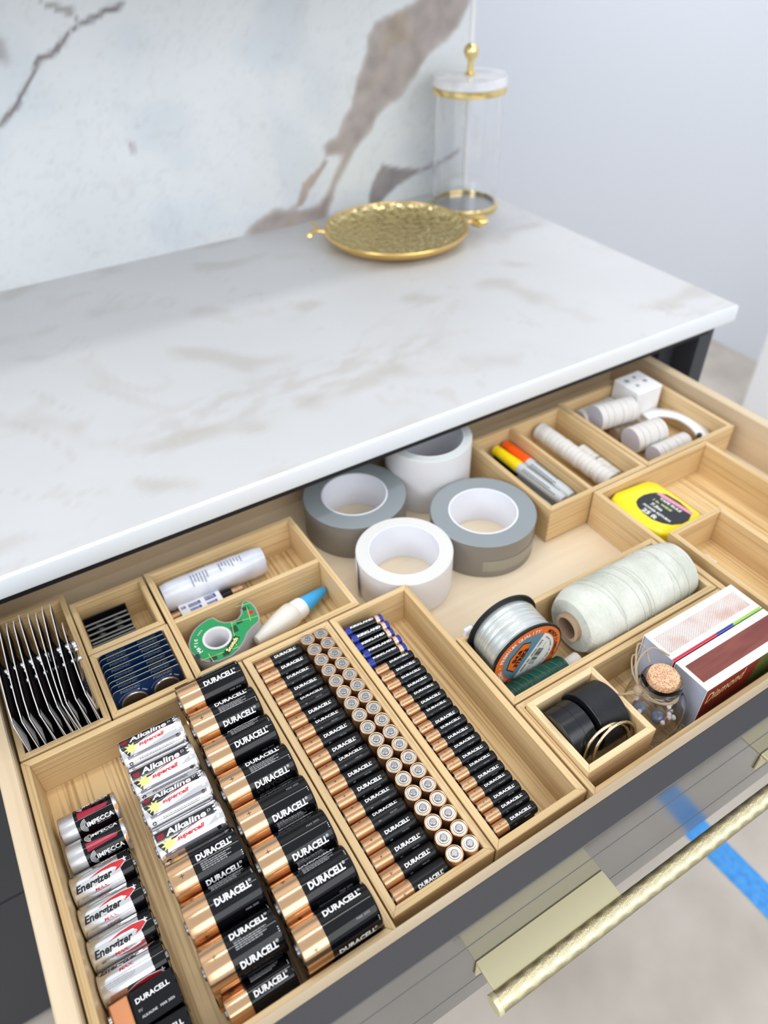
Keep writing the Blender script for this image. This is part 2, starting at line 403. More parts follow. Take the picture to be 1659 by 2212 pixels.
def edge_loop():
    """rounded front and right edges of the slab, then the underside"""
    prof = [(0.003, 0.0), (0.0018, -0.0004), (0.0006, -0.0012), (0.0, -0.003), (0.0, -0.022), (0.001, -0.0245), (0.003, -0.025)]
    vs = []; fs = []; n = len(prof)
    for (i, d) in prof: vs += [(-1.5, CF + i, ZT + d), (CR - i, CF + i, ZT + d), (CR - i, WY, ZT + d)]
    for k in range(n - 1):
        a = k * 3; b = a + 3; fs += [(a, a + 1, b + 1, b), (a + 1, a + 2, b + 2, b + 1)]
    b = len(vs); vs += [(-1.5, CF + 0.003, ZB), (CR - 0.003, CF + 0.003, ZB), (CR - 0.003, WY, ZB), (-1.5, WY, ZB)]
    fs.append((b, b + 3, b + 2, b + 1)); return vs, fs
ct = stone('countertop', vs, fs, col, m_top, edge_loop())
for p in ct.data.polygons: p.use_smooth = True
ct.data.set_sharp_from_angle(angle=math.radians(50))
tag(ct, 'pale marble countertop with soft beige veining above the open drawer', 'countertop')

# base cabinet
cb = thing('base_cabinet', 'dark gray base cabinet under the pale countertop', 'cabinet', (0.3, 0.74, FLZ))
def wbox(name, x0, x1, y0, y1, z0, z1, m, parent, bevel=0.0008):
    pl = parent.location
    return MB().box(x0 - pl.x, x1 - pl.x, y0 - pl.y, y1 - pl.y, z0 - pl.z, z1 - pl.z).build(name, m, parent, bevel=bevel)
wbox('side_panel', 0.792, 0.822, 0.425, WY - 0.002, FLZ + 0.001, ZB - 0.0005, m_cab, cb)
wbox('side_panel', -1.5, -1.48, 0.425, WY - 0.002, FLZ + 0.001, ZB - 0.0005, m_cab, cb)
wbox('divider_panel', -0.262, -0.238, 0.44, WY - 0.004, -0.74, 0.036, m_cab, cb)
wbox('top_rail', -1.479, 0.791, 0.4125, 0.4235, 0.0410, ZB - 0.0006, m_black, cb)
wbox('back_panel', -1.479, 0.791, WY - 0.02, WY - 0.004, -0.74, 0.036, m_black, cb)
wbox('filler_strip', 0.760, 0.7915, 0.462, 0.50, -0.74, 0.036, m_cab, cb)
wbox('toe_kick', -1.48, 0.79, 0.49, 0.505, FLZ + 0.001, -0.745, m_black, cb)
for (x0, x1) in ((-0.25, 0.788), (-1.478, -0.254)):
    for (z0, z1) in ((-0.445, -0.150), (-0.790, -0.449)):
        o = wbox('drawer_front', x0, x1, 0.424, 0.4435, z0, z1, m_cab, cb, 0.001)
wbox('drawer_front', -1.478, -0.254, 0.424, 0.4435, -0.146, 0.036, m_cab, cb, 0.001)

# white door jamb seen past the drawer, by the right wall
struct(MB().box(1.955, 2.06, 0.70, 0.985, FLZ, 1.3).build('trim_2', mat('white_gloss_trim', (250, 250, 252), 0.4), bevel=0.004))

# blue painter's tape on the floor
m_bt = mat('blue_masking_tape', (70, 158, 236), 0.5)
noisy(m_bt, 90, (60, 146, 226), (88, 172, 244), 0.3, 0.7)
def tape(p0, p1, wd, label):
    p0 = Vector(p0); p1 = Vector(p1); d = (p1 - p0); ln = d.length; n = 14; mb = MB(); vs = []
    for i in range(n + 1):
        c = p0 + d * i / n; t = d.normalized().cross(Vector((0, 0, 1))) * (wd / 2 * (1 + 0.03 * math.sin(i * 2.1)))
        vs += [tuple(c - t), tuple(c + t)]
    fs = [(2 * i, 2 * i + 1, 2 * i + 3, 2 * i + 2) for i in range(n)]
    mb.add([(a - p0.x, b - p0.y, c - p0.z) for a, b, c in vs], fs)
    o = mb.build('floor_tape', m_bt, loc=p0)
    md = o.modifiers.new('thickness', 'SOLIDIFY'); md.thickness = 0.0004; md.offset = 0
    tag(o, label, 'tape')
tape((0.735, -0.62, FLZ + 0.0008), (0.705, 0.40, FLZ + 0.0008), 0.052, "strip of blue painter's tape on the floor running away from the cabinet")
tape((0.45, 0.135, FLZ + 0.0016), (0.672, 0.150, FLZ + 0.0016), 0.05, "short strip of blue painter's tape on the floor parallel to the cabinet")

# ================================================================== THE DRAWER
RZ = 0.010; DB = -0.0505
dr = thing('drawer', 'open birch drawer with a gray front, full of bamboo organizers', 'drawer', (0.25, 0.24, DB - 0.012))
wbox('side', -0.2150, -0.2005, -0.0190, 0.5135, DB - 0.012, RZ, ply['y'], dr, 0.0012)
wbox('side', 0.7090, 0.7235, -0.0190, 0.5135, DB - 0.012, RZ, ply['y'], dr, 0.0012)
wbox('inner_front', -0.2003, 0.7088, -0.0190, -0.0090, DB - 0.012, RZ, ply['x'], dr, 0.0008)
wbox('back', -0.2003, 0.7088, 0.500, 0.5135, DB - 0.012, RZ - 0.001, ply['x'], dr, 0.0012)
wbox('bottom_panel', -0.2003, 0.7088, -0.0088, 0.4998, DB - 0.010, DB, plyf, dr, 0)
FY0, FY1 = -0.0385, -0.0192                                         # the gray front: three stacked strips with thin V joints
for k, (z0, z1) in enumerate(((-0.0140, 0.0220), (-0.1010, -0.0156), (-0.1400, -0.1026))):
    o = wbox('front_panel', -0.236, 0.752, FY0, FY1, z0, z1, m_gray, dr, 0.0007)
    o.data.materials.append(m_face)
    for p in o.data.polygons:
        if p.normal.y < -0.7: p.material_index = 1
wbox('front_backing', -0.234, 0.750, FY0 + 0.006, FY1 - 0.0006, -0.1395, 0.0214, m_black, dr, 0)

# brass knurled edge pull
m_brass = mat('satin_brass', (232, 222, 182), 0.42, metal=0.6)
m_kn = mat('knurled_brass', (224, 212, 174), 0.24, metal=1.0)
HX, HZ = 0.272, -0.060
hp = thing('drawer_pull', 'long knurled satin brass bar pull on the gray drawer front', 'handle', (HX, FY0, HZ))
for x0 in (0.0478, 0.3700):
    pb = MB().box(x0 - HX, x0 + 0.1265 - HX, -0.0225, -0.0001, -0.0040, 0.0)
    pb.box(x0 - HX, x0 + 0.1265 - HX, -0.0025, -0.0001, -0.026, -0.0040)
    pb.build('mounting_plate', m_brass, hp, bevel=0.0006)
BR = 0.0074; BX0, BX1 = 0.0420, 0.5020; BY, BZ = FY0 - 0.0292, HZ - 0.0035
def knurl():
    step = 0.00034; nx = int((BX1 - BX0) / step); na = 136; xs = np.linspace(BX0 + 0.004, BX1 - 0.004, nx) - HX; A = np.linspace(0, 2 * PI, na, endpoint=False)
    pitch_n = 34; kx = pitch_n / BR
    X, AA = np.meshgrid(xs, A, indexing='ij')
    tri = lambda t: np.abs((t / (2 * PI)) % 1.0 - 0.5) * 2
    h = np.minimum(tri(pitch_n * AA + kx * X), tri(pitch_n * AA - kx * X))
    r = BR - 0.0006 + 0.0010 * h
    V = np.stack([X, r * np.cos(AA), r * np.sin(AA)], -1).reshape(-1, 3)
    i = np.arange(nx - 1)[:, None] * na; k = np.arange(na)[None, :]; k2 = (k + 1) % na
    F = np.stack([i + k, i + k2, i + na + k2, i + na + k], -1).reshape(-1, 4)
    me = bpy.data.meshes.new('grip'); me.vertices.add(len(V)); me.vertices.foreach_set('co', V.ravel())
    me.loops.add(len(F) * 4); me.loops.foreach_set('vertex_index', F.ravel()); me.polygons.add(len(F)); me.polygons.foreach_set('loop_start', np.arange(len(F)) * 4)
    me.update(calc_edges=True); me.validate(); me.materials.append(m_kn); return me
g = put('knurled_grip', knurl(), hp, loc=(0, BY - FY0, BZ - HZ))
for x in (BX0, BX1 - 0.0045):
    MB().lathe([(0, 0), (BR + 0.0001, 0), (BR + 0.0005, 0.0005), (BR + 0.0005, 0.0040), (BR, 0.0045), (0, 0.0045)], 'x', 40, T=Matrix.Translation((x - HX, BY - FY0, BZ - HZ))).build('end_cap', m_brass, hp)

# ================================================================== BAMBOO ORGANIZERS
FZ = -0.043
def wood_box(name, label, x0, x1, y0, y1, zb=-0.0502, zt=0.0, t=0.0062, div=(), mt=None, floor_mt=None, cat='organizer', group='bamboo organizer boxes', fz=None):
    mt = mt or bam; cx, cy = (x0 + x1) / 2, (y0 + y1) / 2; fz = FZ if fz is None else fz
    r = thing(name, label, cat, (cx, cy, zb), group=group)
    h = zt - zb; a, b = x0 - cx, x1 - cx; c, d = y0 - cy, y1 - cy; e = 0.00004
    def pr(n, poly, m, z0=0.0, z1=h): MB().prism(poly, z0, z1).build(n, m, r, bevel=0.00045)
    pr('front_wall', [(a + e, c), (b - e, c), (b - t - e, c + t), (a + t + e, c + t)], mt['x'])
    pr('back_wall', [(a + e, d), (b - e, d), (b - t - e, d - t), (a + t + e, d - t)], mt['x'])
    pr('side_wall', [(a, c + e), (a, d - e), (a + t, d - t - e), (a + t, c + t + e)], mt['y'])
    pr('side_wall', [(b, c + e), (b, d - e), (b - t, d - t - e), (b - t, c + t + e)], mt['y'])
    MB().box(a + t, b - t, c + t, d - t, 0.0012, fz - zb).build('base_panel', floor_mt or bamf, r)
    for ax, p in div:
        if ax == 'x': MB().box(p - cx - t / 2 + 0.0003, p - cx + t / 2 - 0.0003, c + t, d - t, fz - zb, h - 0.0004).build('divider', mt['y'], r, bevel=0.0005)
        else: MB().box(a + t, b - t, p - cy - t / 2 + 0.0003, p - cy + t / 2 - 0.0003, fz - zb, h - 0.0004).build('divider', mt['x'], r, bevel=0.0005)
    return r
wood_box('organizer_box', 'large bamboo box at the left front, holding three columns of batteries', -0.1987, -0.0012, -0.0085, 0.2648)
wood_box('organizer_box', 'narrow bamboo box packed with lying and standing copper-topped batteries', 0.0002, 0.0900, 0.0002, 0.2648)
wood_box('organizer_box', 'narrow bamboo box with one column of thin batteries and bare floor beside', 0.0915, 0.1810, -0.0008, 0.2648)
wood_box('organizer_box', 'long bamboo box in the left corner holding clear blister packs on edge', -0.1985, -0.1222, 0.2672, 0.440, t=0.0055)
wood_box('organizer_box', 'small square bamboo box holding blue coin cell cards', -0.1208, -0.0450, 0.2672, 0.3463, t=0.0058)
wood_box('organizer_box', 'small square bamboo box holding a few black cards', -0.1210, -0.0460, 0.3478, 0.4225, t=0.0058)
wood_box('organizer_box', 'two-compartment bamboo tray with tape dispenser and glue bottle', -0.0436, 0.1275, 0.2672, 0.4245, div=(('y', 0.3450),))
wood_box('organizer_box', 'long bamboo box holding fishing line and white twine', 0.1830, 0.4435, 0.0928, 0.1800)
wood_box('organizer_box', 'long bamboo box at the front holding match boxes and a corked jar', 0.1830, 0.4440, -0.0075, 0.0912, t=0.0055)
wood_box('organizer_box', 'small pale wooden box nested in the front tray, holding black rolls', 0.1892, 0.2650, 0.0075, 0.0846, zb=FZ + 0.0002, zt=0.0062, t=0.0058, mt=nst, floor_mt=nst['x'], fz=FZ + 0.005)
wood_box('organizer_box', 'two-compartment bamboo tray holding marker pens and white rods', 0.3815, 0.5345, 0.2725, 0.4320, div=(('x', 0.4485),))
wood_box('organizer_box', 'bamboo box in the back right corner holding white pad rolls', 0.5362, 0.6920, 0.2725, 0.4360)
wood_box('organizer_box', 'wide bamboo box at the right holding the yellow tape measure', 0.4455, 0.6350, -0.0075, 0.2710)
wood_box('organizer_box', 'small empty bamboo box nested inside the wide right box', 0.4590, 0.5400, 0.0200, 0.1715, zb=FZ + 0.0002, zt=0.0062, fz=FZ + 0.006, floor_mt=bamf)

# ================================================================== BATTERIES
def bat_meshes(kind, Lh, r, roll_txt=(0,)):
    """meshes of one battery lying on X, plus end toward -X (toward +X for 'ene'); origin at its middle"""
    h = Lh / 2; nub = 0.0012 + r * 0.03; s = -1; q = 1.0
    parts = []
    e0 = -h + nub                                                   # start of the sleeve
    rr = r * 0.30 if r > 0.01 else r * 0.38
    def M_(prof_list, name, mats, seg=44, mi=None):
        mb = MB(); mb.lathe(prof_list, 'x', seg, mats=mi); parts.append([name, mb, mats])
    fl = -1.0 if kind in ('ene',) else 1.0
    def P(l): return [(a, b * fl) for a, b in l]
    # positive terminal
    M_(P([(0, -h), (rr * 0.8, -h), (rr, -h + 0.0004), (rr, e0 + 0.0003), (rr * 1.25, e0 + 0.0001), (r * 0.62, e0 + 0.0002), (r * 0.66, e0 + 0.0009), (r * 0.84, e0 + 0.0009)]), 'positive_terminal', [m_steelw if kind in ('AA',) else m_steel, m_nub],
       mi=[1, 1, 1, 0, 0, 0, 0])
    # negative terminal
    M_(P([(r * 0.86, h - 0.0006), (r * 0.72, h - 0.0003), (r * 0.66, h - 0.0001), (0, h)]), 'negative_terminal', [m_steel])
    def shoulder(r0, x0, x1, dark=False):
        return P([(r0 * 0.84, x0 + 0.0002), (r0 * 0.93, x0), (r0 * 0.985, x0 + 0.0004), (r0, x0 + 0.0012)])
    cut = e0 + (Lh - nub) * {'D': 0.325, 'C': 0.325, 'AA': 0.335, 'AAA': 0.30, 'imp': 0.27, 'ene': 0.16, 'alk': 0.03, 'kirk': 0.14}[kind]
    band = {'D': m_cop, 'C': m_cop, 'AA': m_copr, 'AAA': m_copr, 'imp': m_silverm, 'ene': m_dura, 'alk': m_silver, 'kirk': m_blue}[kind]
    body = {'D': m_dura, 'C': m_dura, 'AA': m_duraAA, 'AAA': m_duraAA, 'imp': m_dura, 'ene': m_silver, 'alk': m_silver, 'kirk': m_maroon}[kind]
    if kind == 'ene': cut = e0 + (Lh - nub) * 0.20
    M_(shoulder(r, e0, cut) + P([(r, cut)]), {'D': 'copper_band', 'AA': 'copper_band', 'AAA': 'copper_band', 'C': 'copper_band'}.get(kind, 'end_band'), [band])
    end = P([(r, h - 0.0022), (r * 0.975, h - 0.0010), (r * 0.93, h - 0.0004), (r * 0.86, h - 0.0006)])
    if kind == 'kirk':
        M_(P([(r, cut), (r, h * 0.62)]), 'sleeve', [m_dura]); M_(P([(r, h * 0.62), (r, h * 0.80)]), 'tan_band', [m_tan])
        M_(P([(r, h * 0.80)]) + end, 'blue_band', [m_blue])
    elif kind == 'imp':
        M_(P([(r, cut), (r, h - 0.0035)]), 'sleeve', [body]); M_(P([(r * 1.0, h - 0.0035), (r * 1.0, h - 0.0012), (r * 0.96, h - 0.0004), (r * 0.86, h - 0.0006)]), 'metal_rim', [m_silverm])
    else:
        M_(P([(r, cut)]) + end, 'sleeve', [body])
    # printing
    mb = MB(); mats = [m_wtxt, m_gtxt]
    jl = h - cut
    jx = (cut + h) / 2
    if kind in ('D', 'C'):
        for a in (0, 70, 175, 245):
            a = math.radians(a)
            mb.wrap(*text2('DURACELL', bold=0.034, width=jl * 0.72, height=r * 0.32), r, a, jx - jl * 0.03, 0)
            mb.wrap(*shift(text2('®', width=r * 0.13), jl * 0.365, r * 0.12), r, a, jx - jl * 0.03, 0)
            for j in range(3): mb.wrap(*poly2([(jl * 0.43, r * (0.02 + 0.09 * j)), (jl * 0.43 + r * 0.04, r * (0.02 + 0.09 * j)), (jl * 0.43 + r * 0.04, r * (0.05 + 0.09 * j)), (jl * 0.43, r * (0.05 + 0.09 * j))]), r, a - 0.35, jx, 0)
        for a in (0, 175):
            a = math.radians(a)
            mb.wrap(*shift(lines2(jl * 0.66, 4, r * 0.042, r * 0.085, int(a)), -jl * 0.36, -r * 0.36), r, a, jx, 1)
            mb.wrap(*shift(text2('ALKALINE', width=jl * 0.16, height=r * 0.05), -jl * 0.29, -r * 0.26), r, a, jx, 1)
        for a in (122, 297): mb.wrap(*shift(text2('MAR 2032', width=jl * 0.26, height=r * 0.09), jl * 0.20, 0), r, math.radians(a), jx, 1)
        pl = MB(); pc = (e0 + cut) / 2; u = r * 0.10; t = r * 0.015
        for a in (22, 130, 240):
            a = math.radians(a)
            pl.wrap(*poly2([(-u, -t), (u, -t), (u, t), (-u, t)]), r, a, pc); pl.wrap(*poly2([(-t, -u), (t, -u), (t, u), (-t, u)]), r, a, pc)
        parts.append(['plus_sign', pl, [m_dtxt]])
    elif kind in ('AA', 'AAA'):
        a = math.radians(roll_txt[0])
        mb.wrap(*text2('DURACELL', bold=0.036, width=jl * 0.70, height=r * 0.46), r, a, jx - jl * 0.03, 0)
        mb.wrap(*shift(text2('®', width=r * 0.2), jl * 0.345, r * 0.16), r, a, jx - jl * 0.03, 0)
        mb.wrap(*shift(text2(kind, bold=0.02, width=jl * 0.07), -jl * 0.30, 0), r, a + 1.0, jx, 1)
        mb.wrap(*shift(text2('MAR 2032', width=jl * 0.2), jl * 0.12, 0), r, a + 0.85, jx, 1)
        pl = MB(); pc = (e0 + cut) / 2; u = r * 0.17; t = r * 0.025
        pl.wrap(*poly2([(-u, -t), (u, -t), (u, t), (-u, t)]), r, a - 0.15, pc); pl.wrap(*poly2([(-t, -u), (t, -u), (t, u), (-t, u)]), r, a - 0.15, pc)
        parts.append(['plus_sign', pl, [m_dtxt]])
    elif kind == 'kirk':
        mb.wrap(*text2('KIRKLAND', bold=0.05, width=Lh * 0.60, height=r * 0.50), r, math.radians(roll_txt[0]), -Lh * 0.03, 0)
    elif kind == 'imp':
        for a in roll_txt:
            a = math.radians(a)
            mb.wrap(*shift(text2('IMPECCA', bold=0.03, width=jl * 0.62, height=r * 0.30), jl * 0.04, 0), r, a, jx, 0)
            for j in range(4):
                R_ = r * (0.42 - 0.075 * j); pts = [(R_ * math.cos(t_), R_ * math.sin(t_)) for t_ in np.linspace(PI * 0.55, PI * 1.45, 9)] + [((R_ - r * 0.028) * math.cos(t_), (R_ - r * 0.028) * math.sin(t_)) for t_ in np.linspace(PI * 1.45, PI * 0.55, 9)]
                mb.wrap(*shift(poly2(pts), -jl * 0.26, r * 0.02), r, a, jx, 0)
            mb.wrap(*shift(lines2(jl * 0.42, 1, r * 0.035, r * 0.1, 3), -jl * 0.06, -r * 0.24), r, a, jx, 1)
            mb.wrap(*shift(poly2([(r * 0.05, r * 0.28), (r * 0.2, r * 0.34), (r * 0.12, r * 0.08), (r * 0.22, r * 0.1), (-r * 0.06, -r * 0.24), (r * 0.02, r * 0.0), (-r * 0.08, -r * 0.02)]), jl * 0.42, r * 0.08), r, a, jx, 2)
            mb.wrap(*poly2([(-jl * 0.42, -r * 0.2), (jl * 0.25, -r * 0.12), (jl * 0.32, r * 0.1), (-jl * 0.42, r * 0.34)]), r, a - 0.70, jx, 3)  # crimson patch wrapped onto the sleeve above the lettering
        mats = [m_wtxt, m_gtxt, mat('bolt_orange', (226, 150, 70), 0.4), mat('crimson_glow_print', (160, 26, 56), 0.2)]
    elif kind == 'ene':
        jx2 = -cut * 0 + (-(cut) + (-h)) / 2; jl2 = abs(-h - (-cut))
        for a in roll_txt:
            a = math.radians(a)
            mb.wrap(*shift(text2('Energizer', bold=0.035, shear=0.25, width=jl2 * 0.74, height=r * 0.58), -jl2 * 0.04, 0), r, a, jx2, 0)
            mb.wrap(*shift(text2('MAX.', bold=0.02, shear=0.2, width=jl2 * 0.27, height=r * 0.20), jl2 * 0.06, -r * 0.42), r, a, jx2, 1)
            sw = [(-jl2 * 0.10, r * 0.36), (jl2 * 0.12, r * 0.55), (jl2 * 0.36, r * 0.60), (jl2 * 0.58, r * 0.50), (jl2 * 0.62, r * 0.32), (jl2 * 0.50, r * 0.10), (jl2 * 0.38, 0.0), (jl2 * 0.44, r * 0.20), (jl2 * 0.36, r * 0.36), (jl2 * 0.16, r * 0.42)]
            mb.wrap(*[[(p[0] * 1.05, p[1] * 1.10 - r * 0.01) for p in sw], poly2(sw)[1]], r, a, jx2, 2, eps=0.00006)
            mb.wrap(*poly2(sw), r, a, jx2, 1, eps=0.00011)
            mb.wrap(*shift(lines2(jl2 * 0.7, 3, r * 0.05, r * 0.1, 9), -jl2 * 0.4, r * 0.2), r, a + 1.05, jx2, 3)
            u = r * 0.13; t = r * 0.028
            for sh in (poly2([(-u, -t), (u, -t), (u, t), (-u, t)]), poly2([(-t, -u), (t, -u), (t, u), (-t, u)])):
                mb.wrap(*shift(sh, -(cut + e0) / 2, 0), r, a - 0.5, 0, 2)
        mats = [mat('black_print', (14, 14, 16), 0.3), m_red, m_white, m_gtxt]
    elif kind == 'alk':
        a = math.radians(roll_txt[0])
        mb.wrap(*poly2([(-h * 0.88, -r * 0.02), (-h * 0.72, -r * 0.62), (-h * 0.62, -r * 0.1), (h * 0.25, r * 0.10), (h * 0.78, r * 0.05), (h * 0.84, r * 0.16), (h * 0.84, r * 0.72), (-h * 0.88, r * 0.72)]), r, a, 0, 0, eps=0.00004)
        mb.wrap(*poly2([(-h * 0.62, -r * 0.62), (-h * 0.45, -r * 0.08), (-h * 0.05, r * 0.14), (h * 0.35, r * 0.18), (h * 0.86, r * 0.10), (h * 0.50, -r * 0.26), (h * 0.1, -r * 0.40)]), r, a, 0, 1, eps=0.00006)
        mb.wrap(*poly2([(-h * 0.32, -r * 0.02), (h * 0.02, r * 0.13), (h * 0.38, r * 0.21), (h * 0.62, r * 0.18), (h * 0.36, r * 0.16), (h * 0.05, r * 0.08)]), r, a, 0, 2, eps=0.00009)
        mb.wrap(*shift(text2('Alkaline', bold=0.03, shear=0.15, width=h * 1.16, height=r * 0.40), -h * 0.02, r * 0.40), r, a, 0, 3, eps=0.00010)
        mb.wrap(*shift(text2('D', bold=0.0, shear=0.15, width=h * 0.10, height=r * 0.16), h * 0.66, r * 0.44), r, a, 0, 3, eps=0.00010)
        mb.wrap(*shift(text2('supercell', bold=0.04, shear=0.3, width=h * 0.80, height=r * 0.28), h * 0.02, -r * 0.16), r, a, 0, 4, eps=0.00012)
        st = [((h * 0.23 if j % 2 else h * 0.11) * math.cos(2 * PI * j / 18), (r * 0.34 if j % 2 else r * 0.17) * math.sin(2 * PI * j / 18)) for j in range(18)]
        mb.wrap(*shift(poly2(st), -h * 0.60, -r * 0.16), r, a, 0, 5, eps=0.00008)
        mb.wrap(*shift(poly2([(-h * .10, -r * .12), (h * .02, -r * .2), (h * .10, -r * .06), (h * .10, r * .12), (-h * .10, r * .12)]), -h * 0.74, r * 0.40), r, a, 0, 2, eps=0.00009)
        mb.wrap(*shift(lines2(h * 1.3, 2, r * 0.035, r * 0.09, 12), -h * 0.5, 0), r, a + 0.85, 0, 6)
        mb.wrap(*poly2([(-h * 0.8, -r * 0.08), (h * 0.85, -r * 0.08), (h * 0.85, r * 0.10), (-h * 0.8, r * 0.10)]), r, a + 0.62, 0, 7, eps=0.00004)  # gray bands painted in for reflections on the silver sleeve
        mb.wrap(*poly2([(-h * 0.88, -r * 0.05), (h * 0.85, -r * 0.05), (h * 0.85, r * 0.05), (-h * 0.88, r * 0.05)]), r, a + 1.15, 0, 7, eps=0.00004)
        cc = [(r * 0.11 * math.cos(2 * PI * j / 14), r * 0.11 * math.sin(2 * PI * j / 14)) for j in range(14)]
        for X_, A_ in ((-h * 0.76, 0.95), (h * 0.74, 0.62)): mb.wrap(*shift(poly2(cc), X_, 0), r, a + A_, 0, 0, eps=0.0001)
        u = r * 0.07; t = r * 0.014
        for sh in (poly2([(-u, -t), (u, -t), (u, t), (-u, t)]), poly2([(-t, -u), (t, -u), (t, u), (-t, u)])): mb.wrap(*shift(sh, -h * 0.76, 0), r, a + 0.95, 0, 3, eps=0.00014)
        for j in range(5): mb.wrap(*poly2([(h * 0.78, r * (0.56 - 0.2 * j)), (h * 0.86, r * (0.56 - 0.2 * j)), (h * 0.86, r * (0.44 - 0.2 * j)), (h * 0.78, r * (0.44 - 0.2 * j))]), r, a, 0, 3, eps=0.00012)
        mats = [mat('black_panel_print', (22, 22, 26), 0.2, coat=0.5), m_white, m_dred, mat('silver_letters', (226, 226, 230), 0.3), m_red, m_yel, mat('small_gray_print', (90, 90, 94), 0.5), mat('gray_reflection_stripe', (120, 116, 124), 0.25, metal=0.3)]
    parts.append(['lettering', mb, mats])
    out = []
    for nm, b, ms in parts:
        o = b.build(nm, ms, fix=(nm not in ('lettering', 'plus_sign'))); out.append((nm, o.data)); bpy.data.objects.remove(o)
    return out
def place(name, parts, loc, rot, label, group, cat='battery', skip=()):
    r = thing(name, label, cat, loc, rot, group)
    d = {}
    for nm, me in parts:
        if nm in skip: continue
        host = {'lettering': 'black_half' if 'black_half' in d else 'sleeve', 'plus_sign': 'copper_band'}.get(nm)
        d[nm] = put(nm, me, d.get(host, r) if host else r)
    return r
rnd = random.Random(11)
# D cells, right column of the big box (eight, proud of the rim)
Dv = [bat_meshes('D', 0.0600, 0.0163)]
Dy = [0.2425, 0.2097, 0.1768, 0.1438, 0.1108, 0.0780, 0.0452, 0.0142]
Dr = [0] * 8
Droll = [-62, -21, -50, -25, -134, -130, -56, -92]
DX = -0.0378
for i, y in enumerate(Dy):
    place('battery', Dv[Dr[i]], (DX, y, 0.0068), (math.radians(Droll[i]), 0, 0),
          'thick black and copper battery, %s from the back in the column beside the divider wall' % ORD[i], 'large copper-topped batteries')
# middle column: four silver ones, then three large and one smaller copper-topped
Av = [bat_meshes('alk', 0.0545, 0.0149, (a,)) for a in (4, 12)]
for i, y in enumerate((0.2210, 0.1912, 0.1614, 0.1316)):
    place('battery', Av[i % 2], (-0.0990, y, 0.0018), (math.radians((0, 6, -3, 2)[i]), 0, 0),
          'shrink-wrapped silver battery with yellow burst, %s from the back of the middle column' % ORD[i], 'silver batteries in the middle column')
Mv = [bat_meshes('D', 0.0560, 0.0162)]
for i, y in enumerate((0.1000, 0.0674, 0.0348)):
    place('battery', Mv[0], (-0.0978, y, 0.0060), (math.radians((-5, -64, -20)[i]), 0, 0),
          'thick black and copper battery in the middle column, %s below the silver ones' % ORD[i], 'large copper-topped batteries')
Cv = bat_meshes('C', 0.0500, 0.0128, (0, 118, -118))
place('battery', Cv, (-0.0975, 0.0114, -0.0112), (math.radians(-55), 0, 0), 'black and copper battery at the very front of the middle column', 'large copper-topped batteries')
# left column
Iv = bat_meshes('imp', 0.0480, 0.0128, (42, -40))
for i, y in enumerate((0.2040, 0.1778)):
    place('battery', Iv, (-0.1650, y, FZ + 0.0131), (math.radians((0, 14)[i]), 0, 0), ('red-patched black battery with silver end, rearmost of the left column', 'black battery with silver end just in front of the rearmost left one')[i], 'left column batteries')
Ev = bat_meshes('ene', 0.0480, 0.0127, (24, 144, -96))
for i, y in enumerate((0.1512, 0.1256, 0.1000, 0.0744)):
    place('battery', Ev, (-0.1672, y, FZ + 0.0130), (math.radians((0, -4, 2, 58)[i]), 0, 0),
          'silver battery with red swoosh, %s of the silver ones in the left column' % ORD[i], 'left column batteries')
# two nine-volt blocks
nv = []
b = MB().box(-0.0225, -0.0095, -0.0125, 0.0125, -0.0085, 0.0085); nv.append((b, 'copper_half', mat('matte_copper_sleeve', (205, 138, 96), 0.3, metal=0.55), 0.0012))
b = MB().box(-0.0095, 0.0225, -0.0125, 0.0125, -0.0085, 0.0085); nv.append((b, 'black_half', m_dura, 0.0012))
tm = MB()
for yy, rr in ((-0.006, 0.0028), (0.006, 0.0036)): tm.lathe([(0, -0.0250), (rr, -0.0250), (rr, -0.0225)], 'x', 20, T=Matrix.Translation((0, yy, 0)))
nv.append((tm, 'snap_terminal', m_steel, 0))
tx = MB(); T_ = FR((0.0065, 0, 0.0085), (1, 0, 0), (0, 1, 0))
flat_text(tx, shift(text2('DURACELL', bold=0.03, width=0.0235, height=0.0036), -0.0005, 0.0045), T_)
flat_text(tx, shift(text2('9V', bold=0.02, width=0.0030), -0.0108, -0.0020), T_, 1); flat_text(tx, shift(text2('ALKALINE   MAR 2026', width=0.0225), 0.0, -0.0065), T_, 0)
nv.append((tx, 'lettering', [m_wtxt, m_gtxt], 0))
nvm = []
for b, nm, ms, bv in nv:
    o = b.build(nm, ms, bevel=bv, seg=2, fix=nm != 'lettering'); nvm.append((nm, o.data)); bpy.data.objects.remove(o)
for i, y in enumerate((0.0478, 0.0212)):
    place('battery', nvm, (-0.1655, y, FZ + 0.0090 + 0.0085), (0, 0, math.radians((1.5, -1)[i])), ('flat copper and black block battery next to the last silver one', 'flat copper and black block battery nearest the drawer front')[i], 'left column batteries')
for i, y in enumerate((0.0478, 0.0212)):
    place('battery', nvm, (-0.1655, y, FZ + 0.0086), (0, 0, 0), 'flat block battery under the %s of the two top blocks' % ('rear', 'front')[i], 'left column batteries', skip=('lettering',))

